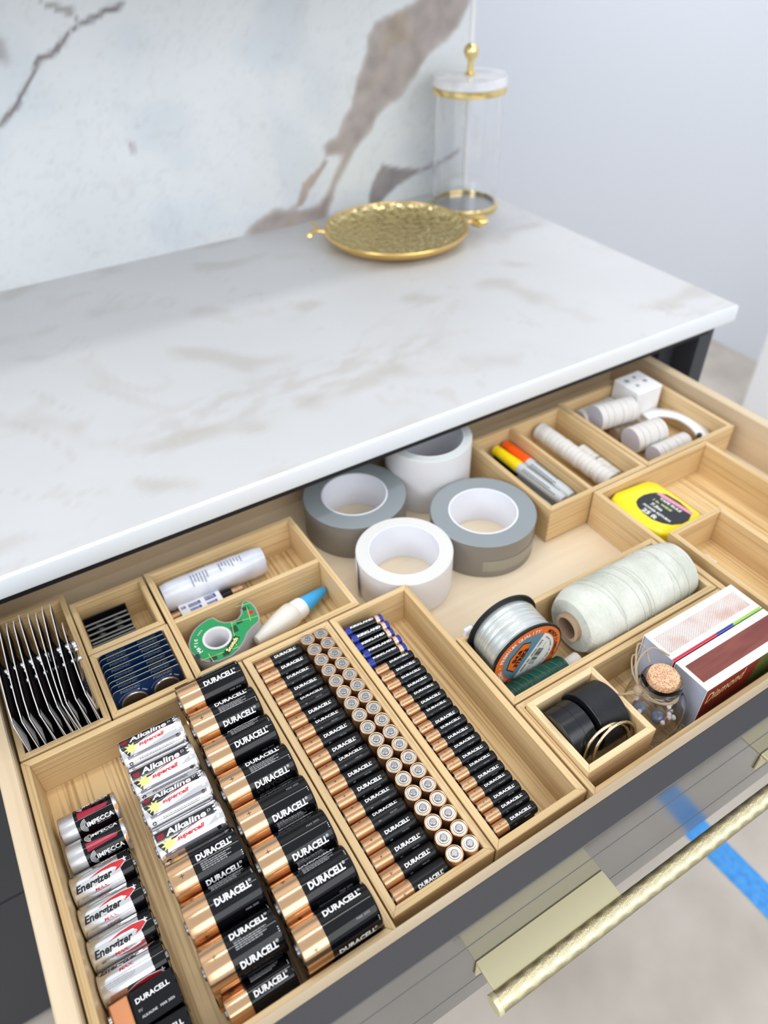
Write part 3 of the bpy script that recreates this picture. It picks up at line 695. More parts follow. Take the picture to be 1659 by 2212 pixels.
# AA cells: eighteen lying, thirty-six standing
AAv = [bat_meshes('AA', 0.0478, 0.00700, (a,)) for a in (-12, 2, -22)]
for i in range(18):
    y = 0.2514 - i * 0.01402
    k = (0, 1, 0, 1, 2, 1, 2, 1, 0, 2, 1, 1, 0, 2, 1, 0, 1, 0)[i]
    z = -0.0068; rl = (10, 0, 4, -6, 0, 0, 6, 0, 24, 4, 0, 6, 0, -4, 0, 22, 8, 52)[i]
    place('battery', AAv[k], (0.0302 + 0.0003 * math.sin(i * 2.3), y, z), (math.radians(rl), 0, math.radians(rnd.uniform(-0.6, 0.6))),
          'slim black and ribbed copper battery lying down, %s from the back of its row' % ORD[i], 'lying slim batteries')
UPv = [p for p in bat_meshes('AA', 0.0485, 0.00695, (0,)) if p[0] not in ('lettering', 'plus_sign')]
for c in range(2):
    for i in range(18):
        y = 0.2513 - i * 0.01402
        z = FZ + 0.0243 + rnd.uniform(0, 0.0006)
        place('battery', UPv, (0.0618 + 0.0141 * c + rnd.uniform(-0.0001, 0.0001), y, z), (rnd.uniform(-0.012, 0.012), PI / 2, 0),
              'battery standing copper end up, %s from the back in the %s standing row' % (ORD[i], ('left', 'right')[c]), 'standing slim batteries')
# AAA cells: five with blue ends, eighteen copper-topped
Kv = bat_meshes('kirk', 0.0418, 0.00515, (-6,)); A3 = [bat_meshes('AAA', 0.0418, 0.00515, (a,)) for a in (-10, 4)]
AX = 0.1192; AZ = -0.0056
for i in range(5):
    place('battery', Kv, (AX - 0.0010 + (0.0, 0.0008, -0.0004, 0.0012, 0.0)[i], 0.2440 - i * 0.01085, AZ), (math.radians((0, 20, 6, 0, -8)[i]), 0, math.radians((-3, -2, 0, -1, -1)[i]) + (PI if False else 0)),
          'thin battery with blue ends, %s from the back wall of its box' % ORD[i], 'thin batteries with blue ends')
for i in range(18):
    place('battery', A3[(i * 7) % 2], (AX + 0.0003 * math.sin(i * 1.7), 0.1895 - i * 0.01035, AZ), (math.radians((4, 0, 6, -4, 2, 0, 0, 24, 0, -4, 4, 0, 0, 6, 0, 0, 4, 0)[i]), 0, math.radians(rnd.uniform(-0.7, 0.7))),
          'thin black and copper battery, %s after the blue-ended ones' % ORD[i], 'thin copper-topped batteries')
# the layers underneath that carry the top rows
def under(name, label, x0, x1, ys, r, zs, loc):
    mb = MB()
    for y in ys:
        for z in zs: mb.lathe([(0, x0), (r * 0.95, x0), (r, x0 + 0.001), (r, x0 + (x1 - x0) * .33), (r, x1 - 0.001), (r * 0.95, x1), (0, x1)], 'x', 14, mats=[2, 0, 0, 1, 1, 2], T=Matrix.Translation((0, y, z)))
    o = mb.build(name, [m_cop, m_duraAA, m_steel]); tag(o, label, 'battery layer', kind='stuff')
under('lower_batteries', 'batteries stacked out of sight under the thick copper-topped column', DX - 0.0285, DX + 0.0285, Dy, 0.0158, (FZ + 0.0162,), None)
under('lower_batteries', 'batteries stacked out of sight under the middle column', -0.1250, -0.0720, (0.2210, 0.1912, 0.1614, 0.1316), 0.0146, (FZ + 0.0150,), None)
under('lower_batteries', 'large batteries under the front half of the middle column', -0.1250, -0.0715, (0.1000, 0.0674, 0.0348), 0.0160, (FZ + 0.0163,), None)
under('lower_batteries', 'battery layers under the row of lying slim batteries', 0.0072, 0.0530, [0.2514 - i * 0.01402 for i in range(18)], 0.0065, (FZ + 0.0071, FZ + 0.0213), None)
under('lower_batteries', 'battery layers under the row of thin batteries', 0.0990, 0.1392, [0.2440 - i * 0.0104 for i in range(23)], 0.0050, (FZ + 0.0053, FZ + 0.0159, FZ + 0.0264), None)
#PART2
# ================================================================== THINGS IN THE BOXES
V = Vector
def cyl_x(mb, x0, x1, r, m=0, seg=40, T=None, e=0.0006, rin=0.0): mb.lathe([(rin, x0), (r - e, x0), (r, x0 + e), (r, x1 - e), (r - e, x1), (rin, x1)] + ([(rin, x0)] if rin else []), 'x', seg, m=m, T=T); return mb
# ---- clear blister packs standing on edge
m_film = mat('clear_blister_plastic', (60, 50, 46), 0.08, coat=1.0, spec=0.9)
m_film.node_tree.nodes['Principled BSDF'].inputs['Alpha'].default_value = 0.62
m_cardw = mat('silver_card_edge', (214, 214, 212), 0.4)
m_cardd = mat('black_brown_card_print', (26, 20, 20), 0.25)
m_cell = mat('dark_cells', (30, 24, 26), 0.12, metal=0.4, coat=1.0)
bl_f = [(-0.1898, -0.1894), (-0.1822, -0.1827), (-0.1763, -0.1769), (-0.1676, -0.1692), (-0.1596, -0.1613), (-0.1533, -0.1550), (-0.1484, -0.1510), (-0.1463, -0.1478), (-0.1383, -0.1404), (-0.1301, -0.1321)]
bl_b = [-0.1875, -0.1795, -0.1735, -0.1675, -0.1620, -0.1545, -0.1480, -0.1413, -0.1342, -0.1300]
for i, ((xb, xt), xk) in enumerate(zip(bl_f, bl_b)):
    yb = 0.388 + 0.003 * math.sin(i * 1.9) if i < 9 else 0.360
    X0 = xb - (xt - xb); r = thing('blister_pack', 'clear blister pack standing on edge in the left box, %s from the drawer side' % ORD[i], 'battery pack', (xb, 0.33, FZ + 0.0003), group='blister packs on edge')
    def W(x, y, z): return (x - xb, y - 0.33, z - FZ - 0.0003)
    zt = 0.045; bow = -0.0006
    g = []; ny, nz = 8, 5
    for a in range(ny + 1):
        for c in range(nz + 1):
            ty, tz = a / ny, c / nz
            xf_ = X0 + (xt - X0) * tz; xl_ = (xf_ * 0.35 + xk * 0.65) + (xk - xf_) * 0.35 * tz
            yy = 0.2733 + (yb - 0.2733) * ty - (0.004 * tz if a == 0 else 0)
            zz = FZ + 0.0004 + (zt - FZ - 0.0005 - (0.004 if a in (0, ny) else 0)) * tz
            g.append(W(xf_ + (xl_ - xf_) * ty + bow * math.sin(PI * ty), yy, zz))
    fs = [(a * (nz + 1) + c, (a + 1) * (nz + 1) + c, (a + 1) * (nz + 1) + c + 1, a * (nz + 1) + c + 1) for a in range(ny) for c in range(nz)]
    o = MB().add(g, fs, 0, True).build('backing_card', [m_cardd, m_cardw], r, fix=False)
    md = o.modifiers.new('thickness', 'SOLIDIFY'); md.thickness = 0.0008; md.offset = 0; md.material_offset_rim = 1
    # bulged shell on the right face, with the cells inside
    depth = 0.0042 if i < 9 else 0.0028
    if i in (6,): depth = 0.0012
    sh = MB(); ys_ = [0.281, 0.284, 0.290, 0.300, 0.3175, 0.320, 0.324, 0.334, 0.337, 0.341, 0.345]; pr = [0, .6, .9, 1, 1, .85, 1, 1, .9, .5, 0]
    for a, y in enumerate(ys_):
        ty = (y - 0.2733) / (yb - 0.2733); xx = X0 + (xk - X0) * ty
        for c, tz in enumerate((0.04, 0.09, 0.85, 0.91, 0.94)):
            q = (0, .9, 1, .75, 0)[c]; xz = xx + (xt - X0) * tz * (1 - ty)
            sh.v.append(W(xz + 0.0006 + depth * q * pr[a], y, FZ + (zt - FZ) * tz))
    for a in range(len(ys_) - 1):
        for c in range(4): sh.f.append([a * 5 + c, (a + 1) * 5 + c, (a + 1) * 5 + c + 1, a * 5 + c + 1]); sh.m.append(0); sh.s.append(True)
    sh.build('blister_shell', m_cell, r, sharp=60)
    for (y_, z_, rr_, dd_) in ((0.3335, 0.0340, 0.0042, 1.0), (0.3275, 0.0345, 0.0018, 0.9), (0.3160, 0.0345, 0.0020, 1.0)):  # bright metal discs added to stand in for glints on the blister
        ty = (y_ - 0.2733) / (yb - 0.2733); xx = X0 + (xk - X0) * ty + 0.0005
        c_ = W(xx, y_, z_); MB().lathe([(0, 0), (rr_, 0.0002), (rr_, depth * dd_ + 0.0004), (rr_ * 0.7, depth * dd_ + 0.0009), (0, depth * dd_ + 0.0010)], 'x', 18, T=Matrix.Translation(c_)).build('glint_disc', m_silverm, r)
    a_, b_, d_ = W(xt, 0.2702, 0.0440), W(xt + 0.0003, 0.2736, -0.012), W((xt + xk) / 2 * 0.12 + xt * 0.88 + 0.0026, 0.2800, 0.012)
    fl_ = MB().add([a_, b_, d_, W(xt + 0.0005, 0.285, 0.036)], [(0, 1, 2), (0, 2, 3)]); o = fl_.build('corner_flap', m_cardw, r, fix=False); o.modifiers.new('t', 'SOLIDIFY').thickness = 0.0003
# ---- blue coin cell cards
m_navy = mat('navy_card', (16, 40, 84), 0.3, coat=0.3); noisy(m_navy, 26, (8, 22, 46), (18, 48, 96), 0.4, 0.6)
m_navye = mat('pale_card_edge', (196, 190, 160), 0.4)
m_emb = mat('gray_blue_letters', (112, 130, 152), 0.35)
m_coin = mat('coin_cell_steel', (116, 100, 84), 0.32, metal=0.75)
m_rim = mat('coin_rim', (214, 206, 196), 0.2, metal=0.9)
def coin_card(i, cx, ytop, ztop, lean, w_=0.0615, hh=0.052):
    r = thing('coin_cell_card', 'navy card of two coin cells, %s' % ('frontmost, with both silver discs showing' if i == 0 else '%s one behind the front card' % ORD[i - 1]), 'battery pack', (cx, ytop, ztop), (-lean, 0, 0), group='coin cell cards')
    w2 = w_ / 2; rc = 0.004
    pts = [(-w2, -hh), (w2, -hh), (w2, -0.0008), (w2 - 0.0008, 0), (-w2 + rc, 0), (-w2 + rc * .4, -rc * .25), (-w2, -rc)]
    mb = MB(); n = len(pts)
    for y in (-0.0003, 0.0003): mb.v += [(x, y, z) for x, z in pts]
    mb.f = [list(range(n)), list(range(2 * n - 1, n - 1, -1))] + [[k, n + k, n + (k + 1) % n, (k + 1) % n] for k in range(n)]
    mb.m = [0, 0] + [1] * n; mb.s = [False] * (n + 2)
    mb.build('card', [m_navy, m_navye], r)
    T_ = FR((0, -0.00032, 0), (1, 0, 0), (0, 0, 1)); tx = MB()
    for sx in (-1, 1):
        flat_text(tx, shift(text2('PGSONIC', bold=0.03, shear=0.15, width=0.0180, height=0.0034), sx * 0.0150, -0.0034), T_)
        if i == 0:
            for k in range(14):
                a = math.radians(150 - k * 6.5); flat_text(tx, shift(poly2([(-0.0006, 0), (0.0006, 0), (0.0006, 0.0002), (-0.0006, 0.0002)]), sx * 0.0150 + 0.0148 * math.cos(a), -0.0215 + 0.0148 * math.sin(a), a + PI / 2), T_, 1)
            flat_text(tx, shift(text2('✂' if False else 'x', width=0.0022), sx * 0.0150 + 0.0066, -0.0080), T_, 1)
            flat_text(tx, shift(text2('CHILD', bold=0.02, width=0.0055), sx * 0.0150 + 0.0113, -0.0118, -0.8), T_, 1)
    tx.build('lettering', [m_emb, m_wtxt], r, fix=False)
    cm = MB()
    for sx in (-1, 1):
        T2 = Matrix.Translation((sx * 0.0150, -0.0004, -0.0215))
        cm.lathe([(0, -0.0018), (0.0112, -0.0018), (0.0119, -0.0016), (0.0122, -0.0010), (0.0123, 0.0)], 'y', 44, mats=[0, 1, 1, 1], T=T2)
    cm.build('coin_cells', [m_coin, m_rim], r)
ytops = [0.2865, 0.2935, 0.2990, 0.3060, 0.3140, 0.3215, 0.3285, 0.3375]
for i, y in enumerate(ytops): coin_card(i, -0.0835 + 0.0003 * math.sin(i * 3), y, 0.0075 - (0.0035 if i == 7 else 0), math.radians(2))
# ---- black cards
m_bc = mat('black_gloss_card', (14, 14, 16), 0.18, coat=0.5); m_bce = mat('gray_tray_edge', (120, 118, 112), 0.35)
for i, y in enumerate((0.3590, 0.3630, 0.3680, 0.3755, 0.3830, 0.3890)):
    r = thing('black_card', 'black card with gray edge standing in the small box, %s from the front' % ORD[i], 'battery pack', (-0.0935 + 0.0007 * math.sin(i * 2), y, -0.004), (math.radians(-5), 0, 0), group='black cards')
    MB().box(-0.0205, 0.0205, -0.0004, 0.0009, -0.0365, -0.0015).build('card', m_bc, r)
    MB().box(-0.0210, 0.0210, -0.0007, 0.0010, -0.0014, 0.0).build('edge_strip', m_bce, r, bevel=0.0003)
    bu = MB()
    for sx in (-1, 1): bu.lathe([(0, -0.0022), (0.0035, -0.0019), (0.0052, -0.0008), (0.0056, 0)], 'y', 20, T=Matrix.Translation((sx * 0.009, -0.0004, -0.0085)))
    bu.build('bubble', m_bc, r)
r = thing('black_card', 'black card with plain face leaning at the back of the black cards', 'battery pack', (-0.0930, 0.3960, -0.001), (math.radians(-4), 0, 0), group='black cards')
MB().box(-0.0215, 0.0215, -0.0005, 0.0006, -0.039, 0.0).build('card', m_bc, r, bevel=0.0002)
# ---- plastic wrapped roll over copper-topped cells
m_wrap = mat('milky_plastic_wrap', (214, 219, 232), 0.3, coat=0.4); noisy(m_wrap, 40, (204, 210, 226), (226, 229, 238), 0.35, 0.65, 0.3, 0.002)
wr = thing('wrapped_roll', 'pale plastic wrapped roll with gray print in the rear tray', 'pack', (-0.0345, 0.4028, -0.0240), (0, math.radians(0.3), math.radians(-0.6)))
mb = MB(); xs_ = np.linspace(0, 0.1140, 16)
ring = lambda x, sc: [(x, (0.0148 * sc) * math.cos(t) * (1 + 0.05 * math.cos(3 * t + x * 60)), (0.0178 * sc) * math.sin(t)) for t in np.linspace(0, 2 * PI, 28, endpoint=False)]
prof = [0.90, 0.99] + [1.0 + 0.012 * math.sin(k * 1.7) for k in range(12)] + [0.98, 0.90]
for x, sc in zip(xs_, prof): mb.v += ring(x, sc)
for a in range(15):
    for k in range(28): mb.f.append([a * 28 + k, a * 28 + (k + 1) % 28, (a + 1) * 28 + (k + 1) % 28, (a + 1) * 28 + k]); mb.m.append(0); mb.s.append(True)
mb.f += [list(range(27, -1, -1)), [15 * 28 + k for k in range(28)]]; mb.m += [0, 0]; mb.s += [False, False]
mb.build('wrapper', m_wrap, wr)
tx = MB()
for blk, (x0, n) in enumerate(((0.032, 6), (0.064, 8))):
    for k in range(n):
        l = 0.014 - 0.0015 * ((k * 3) % 4) - (0.004 if blk else 0)
        tx.wrap(*poly2([(0, -l), (0.0009, -l), (0.0009, 0.0), (0, 0.0)]), 0.0180, math.radians(2 if not blk else -3), x0 + k * 0.0034, 0, eps=0.0004)
        tx.wrap(*poly2([(0, -0.006), (0.0010, -0.006), (0.0010, 0.0), (0, 0.0)]), 0.0176, math.radians(-38), x0 + k * 0.0034 + 0.001, 0, eps=0.0007)
tx.build('small_print', mat('faded_gray_print', (120, 124, 140), 0.6), wr, fix=False)
for x, fl, lab in ((-0.0168, 0, 'copper-ended battery at the left end of the blue and white sleeve'), (0.0256, PI, 'copper-ended battery at the right end of the blue and white sleeve')):
    place('battery', A3[0], (x, 0.3815, FZ + 0.0092), (0, 0, fl), lab, 'batteries in the rear tray', skip=('lettering',))
for x, fl in ((-0.0168, 0), (0.0256, PI)):
    place('battery', A3[1], (x, 0.3700, FZ + 0.0054), (0, 0, fl), 'thin battery hidden behind the tray divider, %s one' % ('left' if fl == 0 else 'right'), 'batteries in the rear tray', skip=('lettering',))
    place('battery', A3[1], (x, 0.3590, FZ + 0.0054), (0, 0, fl), 'thin battery lying against the tray divider, %s one' % ('left' if fl == 0 else 'right'), 'batteries in the rear tray', skip=('lettering',))
sl = thing('label_sleeve', 'white and blue label sleeve round the batteries in the rear tray', 'label', (-0.0245, 0.3600, FZ + 0.0146))
MB().box(0, 0.0450, 0, 0.0285, 0.0, 0.0006).build('sheet', m_paper, sl, bevel=0.0002)
tx = MB(); T_ = FR((0, 0, 0.0006), (1, 0, 0), (0, 1, 0)); m_nb = mat('navy_print', (36, 52, 150), 0.4)
for (x, y, w_, h_) in ((0.002, 0.021, 0.005, 0.004), (0.010, 0.020, 0.013, 0.005), (0.028, 0.020, 0.012, 0.006), (0.010, 0.014, 0.012, 0.004), (0.028, 0.013, 0.011, 0.004)):
    flat_text(tx, poly2([(x, y), (x + w_, y), (x + w_, y + h_), (x, y + h_)]), T_)
    flat_text(tx, shift(lines2(w_ * 0.9, 2, 0.0008, 0.0022, 5), x + 0.0005, y + h_ * 0.65), T_, 1, 0.0002)
tx.build('printing', [m_nb, m_wtxt], sl, fix=False)

# ---- tape dispenser
m_clear = mat('clear_dispenser_plastic', (196, 190, 192), 0.12, coat=0.5); m_clear.node_tree.nodes['Principled BSDF'].inputs['Alpha'].default_value = 0.55
m_green = mat('green_tartan_label', (34, 146, 84), 0.25, coat=0.3)
m_dgreen = mat('dark_green_print', (16, 70, 50), 0.3); m_ly = mat('pale_yellow_line', (200, 216, 130), 0.35)
td = thing('tape_dispenser', 'green tartan tape dispenser lying flat in the front compartment', 'tape', (-0.0080, 0.3060, FZ + 0.0002))
out = [(-35, 317), (-30, 325), (-24, 331), (-16, 335), (-8, 337), (-2, 336), (1, 329), (5, 324), (11, 321), (18, 321), (23, 325), (27, 333), (30, 339), (34, 340.5), (38, 336), (39.5, 326), (38, 312), (35, 306), (27, 303), (20, 299), (13, 291), (4, 284), (-6, 280), (-18, 281), (-28, 287), (-34, 297), (-37, 307)]
out = [((x + 8.0) / 1000, (y - 306.0) / 1000 * 0.985) for x, y in out]
hole = [(0.0128 * math.cos(t) - 0.0008, 0.0128 * math.sin(t) + 0.0015) for t in np.linspace(0, 2 * PI, 28, endpoint=False)]
def ring_plate(mb, out, hole, z0, z1, m=0):
    tri = tessellate_polygon([[V((x, y, 0)) for x, y in out], [V((x, y, 0)) for x, y in hole]]); al = out + hole; n = len(al); b = len(mb.v)
    mb.v += [(x, y, z0) for x, y in al] + [(x, y, z1) for x, y in al]
    for t in tri: mb.f.append([b + q for q in t]); mb.m.append(m); mb.s.append(False); mb.f.append([b + n + q for q in reversed(t)]); mb.m.append(m); mb.s.append(False)
    for lo, ln in ((0, len(out)), (len(out), len(hole))):
        for k in range(ln): a = b + lo + k; c = b + lo + (k + 1) % ln; mb.f.append([a, c, c + n, a + n]); mb.m.append(m); mb.s.append(True)
HT = 0.0365
def inset(P, d):
    n = len(P); r_ = []
    for i in range(n):
        a, b_, c = V(P[i - 1] + (0,)), V(P[i] + (0,)), V(P[(i + 1) % n] + (0,)); t = (c - a).normalized(); nn = V((-t.y, t.x, 0)); r_.append((b_.x - nn.x * d * -1, b_.y + nn.y * d))
    return r_
area_ = sum(out[i][0] * out[(i + 1) % len(out)][1] - out[(i + 1) % len(out)][0] * out[i][1] for i in range(len(out)))
if area_ < 0: out = out[::-1]
mb = MB(); ring_plate(mb, out, hole, HT - 0.0032, HT - 0.0012); mb.build('top_plate', m_clear, td)
inn = inset(out, 0.0016)
mb = MB(); ring_plate(mb, inn, [(x * 1.06, y * 1.06) for x, y in hole], HT - 0.0012, HT - 0.0008); mb.build('tartan_label', m_green, td)
mb = MB(); ring_plate(mb, out, hole, 0.0, 0.0015); mb.build('bottom_plate', m_clear, td)
mb = MB(); n = len(out); mb.v += [(x * 0.985, y * 0.985, 0.0016) for x, y in out] + [(x * 0.985, y * 0.985, HT - 0.0033) for x, y in out]
for k in range(n):
    if -0.001 < out[k][0] < 0.028 and out[k][1] > 0.006: continue
    mb.f.append([k, (k + 1) % n, n + (k + 1) % n, n + k]); mb.m.append(0); mb.s.append(True)
o = mb.build('side_band', m_clear, td, fix=False); o.modifiers.new('t', 'SOLIDIFY').thickness = 0.0006
m_tp = mat('frosted_tape', (212, 206, 204), 0.3)
MB().lathe([(0.0135, 0.004), (0.0245, 0.004), (0.0245, HT - 0.006), (0.0135, HT - 0.006), (0.0135, 0.004)], 'z', 48, T=Matrix.Translation((-0.0008, 0.0015, 0))).build('tape_roll', m_tp, td)
MB().lathe([(0.0106, 0.0), (0.0128, 0.0), (0.0130, HT - 0.001), (0.0142, HT), (0.0142, HT + 0.0008), (0.0118, HT + 0.0008), (0.0106, HT - 0.002), (0.0106, 0.0)], 'z', 40, T=Matrix.Translation((-0.0008, 0.0015, 0))).build('hub', mat('milky_hub', (214, 212, 214), 0.3), td)
mb = MB()
for k in range(3): mb.box(-0.0004, 0.0004, 0.0, 0.0105, 0.004, 0.010, T=Matrix.Translation((-0.0008, 0.0015, 0)) @ Matrix.Rotation(2 * PI * k / 3 + 0.4, 4, 'Z'))
mb.build('spoke', mat('milky_hub'), td)
tx = MB(); T_ = FR((0, 0, HT - 0.0008), (1, 0, 0), (0, 1, 0))
# curved Magic, straight Scotch on a dark patch, tartan lines
def arc_text(body, R_, a0, da, size, cx=0, cy=0, bold=0.02, out_=True):
    v = []; f = []
    for k, ch in enumerate(body):
        if ch == ' ': continue
        vf = text2(ch, bold=bold, size=size); a = a0 - k * da
        q = shift(vf, cx + R_ * math.cos(a), cy + R_ * math.sin(a), a - PI / 2 if out_ else a + PI / 2); b_ = len(v); v += q[0]; f += [tuple(b_ + i for i in t) for t in q[1]]
    return v, f
flat_text(tx, arc_text('Magic', 0.0205, math.radians(196), math.radians(10.5), 0.0058, -0.0008, 0.0015, 0.03), T_, 0)
flat_text(tx, arc_text('TAPE', 0.0200, math.radians(136), math.radians(6), 0.0022, -0.0008, 0.0015), T_, 0)
for (a, b_) in (((0.0115, -0.0165), (0.0190, 0.0145)), ((-0.0140, -0.0240), (-0.0150, -0.0110)), ((0.030, 0.030), (0.0445, 0.0275)), ((0.019, 0.012), (0.0445, 0.007)), ((-0.024, -0.015), (0.013, -0.019)), ((0.036, 0.005), (0.040, 0.025))):
    a, b_ = V(a + (0,)), V(b_ + (0,)); t = (b_ - a).normalized(); nn = V((-t.y, t.x, 0)) * 0.00025
    flat_text(tx, poly2([tuple((a - nn)[:2]), tuple((b_ - nn)[:2]), tuple((b_ + nn)[:2]), tuple((a + nn)[:2])]), T_, 3)
for (x, y, w_, h_, m_) in ((-0.0165, -0.0215, 0.0070, 0.0060, 2), (-0.0040, -0.0225, 0.0060, 0.0052, 2), (0.0150, -0.0005, 0.0060, 0.0085, 2), (0.0345, 0.0205, 0.0065, 0.0050, 2), (0.0225, 0.0075, 0.0060, 0.0045, 2), (0.0370, 0.0125, 0.0058, 0.0052, 4), (-0.0270, -0.0120, 0.0040, 0.0060, 2)):
    flat_text(tx, poly2([(x, y), (x + w_, y), (x + w_ + 0.0005, y + h_), (x + 0.0005, y + h_)]), T_, m_, 0.00006)
R45 = math.radians(38)
flat_text(tx, shift(poly2([(-0.0105, -0.0030), (0.0105, -0.0030), (0.0105, 0.0030), (-0.0105, 0.0030)]), 0.0085, -0.0130, R45), T_, 5, 0.0002)
flat_text(tx, shift(text2('Scotch', bold=0.04, width=0.0175, height=0.0048), 0.0085, -0.0130, R45), T_, 6, 0.0004)
tx.build('printing', [m_wtxt, m_red, m_dgreen, m_ly, m_red, mat('dark_patch_print', (20, 44, 34), 0.3), mat('cream_letters', (246, 236, 160), 0.35)], td, fix=False)
MB().box(0.0290, 0.0345, 0.0300, 0.0312, 0.004, HT - 0.004, T=Matrix.Rotation(math.radians(-8), 4, 'Z')).build('cutter_blade', m_clear, td)

# ---- glue bottle
gb = thing('glue_bottle', 'white squeeze glue bottle with light blue cone cap', 'glue', (0.0250, 0.2975, -0.0230))
d = (V((0.1195, 0.3310, -0.0325)) - V((0.0250, 0.2975, -0.0230))); gb.rotation_euler = d.to_track_quat('X', 'Z').to_euler(); Lg = d.length
MB().lathe([(0, 0), (0.0030, 0), (0.0050, 0.0010), (0.0074, 0.010), (0.0102, 0.024), (0.0122, 0.038), (0.0130, 0.046), (0.0129, 0.0505), (0.0122, 0.0525), (0.0112, 0.0532), (0, 0.0534)], 'x', 40).build('bottle', mat('milky_bottle', (226, 222, 212), 0.35, coat=0.2), gb)
MB().lathe([(0, 0.0535), (0.0110, 0.0535), (0.0113, 0.0545), (0.0110, 0.0630), (0.0104, 0.0660), (0.0092, 0.0668), (0, 0.0669)], 'x', 40).build('collar', mat('white_plastic', (240, 240, 238), 0.35), gb)
MB().lathe([(0, 0.0660), (0.0094, 0.0660), (0.0093, 0.0680), (0.0048, Lg - 0.002), (0.0038, Lg - 0.0006), (0, Lg)], 'x', 32).build('cap', mat('sky_blue_plastic', (64, 172, 238), 0.35), gb)

# ---- rolls of tape on the drawer floor
m_duct = mat('silver_gray_duct_tape', (152, 158, 162), 0.4, metal=0.25)
m_ductt = mat('duct_tape_side', (164, 171, 176), 0.5); m_ducto = mat('duct_tape_face', (138, 134, 128), 0.38, metal=0.3)
m_core = mat('white_core', (232, 234, 242), 0.55); m_wt = mat('white_tape', (219, 218, 215), 0.5); m_wt2 = mat('white_tape_face', (226, 224, 226), 0.45)
for mm, cc in ((m_ductt, ((132, 140, 144), (148, 155, 158))),):
    tcx = N(mm, 'ShaderNodeTexCoord'); wv_ = N(mm, 'ShaderNodeTexWave', Scale=160.0, wave_type='RINGS', rings_direction='Z', Distortion=1.5); L(mm, tcx, 'Object', wv_, 'Vector'); rr_ = ramp(mm, [(0.2, cc[0]), (0.8, cc[1])]); L(mm, wv_, 'Fac', rr_, 'Fac'); L(mm, rr_, 'Color', bsdf(mm), 'Base Color')
def tape_roll(name, label, x, y, z0, R_, ri, h, mside, mtop, core=0.002, band=False, tab=False):
    r = thing(name, label, 'tape', (x, y, z0), group='tape rolls on the drawer floor'); e = 0.0006
    MB().lathe([(ri, 0.0002), (R_ - e, 0.0002), (R_, e), (R_, h - e), (R_ - e, h), (ri, h)], 'z', 72, mats=[1, 1, 0, 1, 1]).build('tape_winding', [mside, mtop], r)
    MB().lathe([(ri - core, 0.0), (ri - 0.0001, 0.0), (ri - 0.0001, h + 0.0003), (ri - core, h + 0.0003), (ri - core, 0.0)], 'z', 64).build('cardboard_core', m_core, r)
    if band: MB().lathe([(R_ + 0.0003, h * 0.20), (R_ + 0.0004, h * 0.52), (R_ + 0.0003, h * 0.53)], 'z', 60, arc=(-2.2, 0.3)).build('loose_end', mat('tan_gray_tape', (150, 146, 134), 0.4), r, fix=False)
    if tab:
        pts = [((R_ + 0.0006 + 0.0030 * t * t) * math.cos(2.75 + 0.30 * t), (R_ + 0.0006 + 0.0030 * t * t) * math.sin(2.75 + 0.30 * t)) for t in (0, .25, .5, .75, 1)]
        mb = MB(); mb.v += [(a, b_, 0.002) for a, b_ in pts] + [(a, b_, h - 0.001) for a, b_ in pts]
        for k in range(4): mb.f.append([k, k + 1, 6 + k, 5 + k]); mb.m.append(0); mb.s.append(True)
        o = mb.build('loose_end', m_wt2, r, fix=False); o.modifiers.new('t', 'SOLIDIFY').thickness = 0.0003
    return r
tape_roll('tape_roll', 'white tape roll standing nearest the thin battery box', 0.2085, 0.3105, DB + 0.0002, 0.0530, 0.0395, 0.0480, m_wt2, m_wt, 0.0014, tab=True)
tape_roll('tape_roll', 'gray duct tape roll in front of the marker pen box', 0.3195, 0.3165, DB + 0.0002, 0.0605, 0.0400, 0.0475, m_ducto, m_ductt, 0.0018, band=True)
tape_roll('tape_roll', 'gray duct tape roll half under the counter on the left', 0.2105, 0.4230, DB + 0.0002, 0.0610, 0.0395, 0.0470, m_ducto, m_ductt, 0.0018)
tape_roll('tape_roll', 'tall white tape roll tucked under the counter edge', 0.3235, 0.4355, DB + 0.0002, 0.0535, 0.0440, 0.0800, m_wt2, mat('gray_white_tape_side', (206, 210, 208), 0.5), 0.0012)

# ---- fishing line spool, green roll, twine cone
m_spb = mat('black_spool_plastic', (22, 22, 24), 0.35)
m_line = mat('clear_line_winding', (206, 212, 212), 0.26, metal=0.55)
tcx = N(m_line, 'ShaderNodeTexCoord'); mpn = N(m_line, 'ShaderNodeMapping'); mpn.inputs['Scale'].default_value = (30, 2600, 30); L(m_line, tcx, 'Object', mpn, 'Vector')
nz_ = N(m_line, 'ShaderNodeTexNoise', Scale=1.0, Detail=2.0); L(m_line, mpn, 'Vector', nz_, 'Vector'); rr_ = ramp(m_line, [(0.35, (176, 182, 180)), (0.65, (232, 236, 234))]); L(m_line, nz_, 'Fac', rr_, 'Fac'); L(m_line, rr_, 'Color', bsdf(m_line), 'Base Color')
bpn = N(m_line, 'ShaderNodeBump', Strength=0.5, Distance=0.0004); L(m_line, nz_, 'Fac', bpn, 'Height'); L(m_line, bpn, 'Normal', bsdf(m_line), 'Normal')
SR = 0.0393
sp = thing('fishing_line_spool', 'black spool of clear fishing line with round orange label', 'spool', (0.2290, 0.1290, FZ + SR + 0.0004), (0, 0, math.radians(-3)))
MB().lathe([(0.008, 0.0), (SR - 0.001, 0.0), (SR, 0.0006), (SR, 0.0022), (SR - 0.0006, 0.0028), (0.008, 0.0028)], 'y', 72).build('front_flange', m_spb, sp)
MB().lathe([(0.008, 0.0395), (SR - 0.001, 0.0395), (SR, 0.0401), (SR, 0.0418), (SR - 0.0006, 0.0424), (0.008, 0.0424)], 'y', 72).build('back_flange', m_spb, sp)
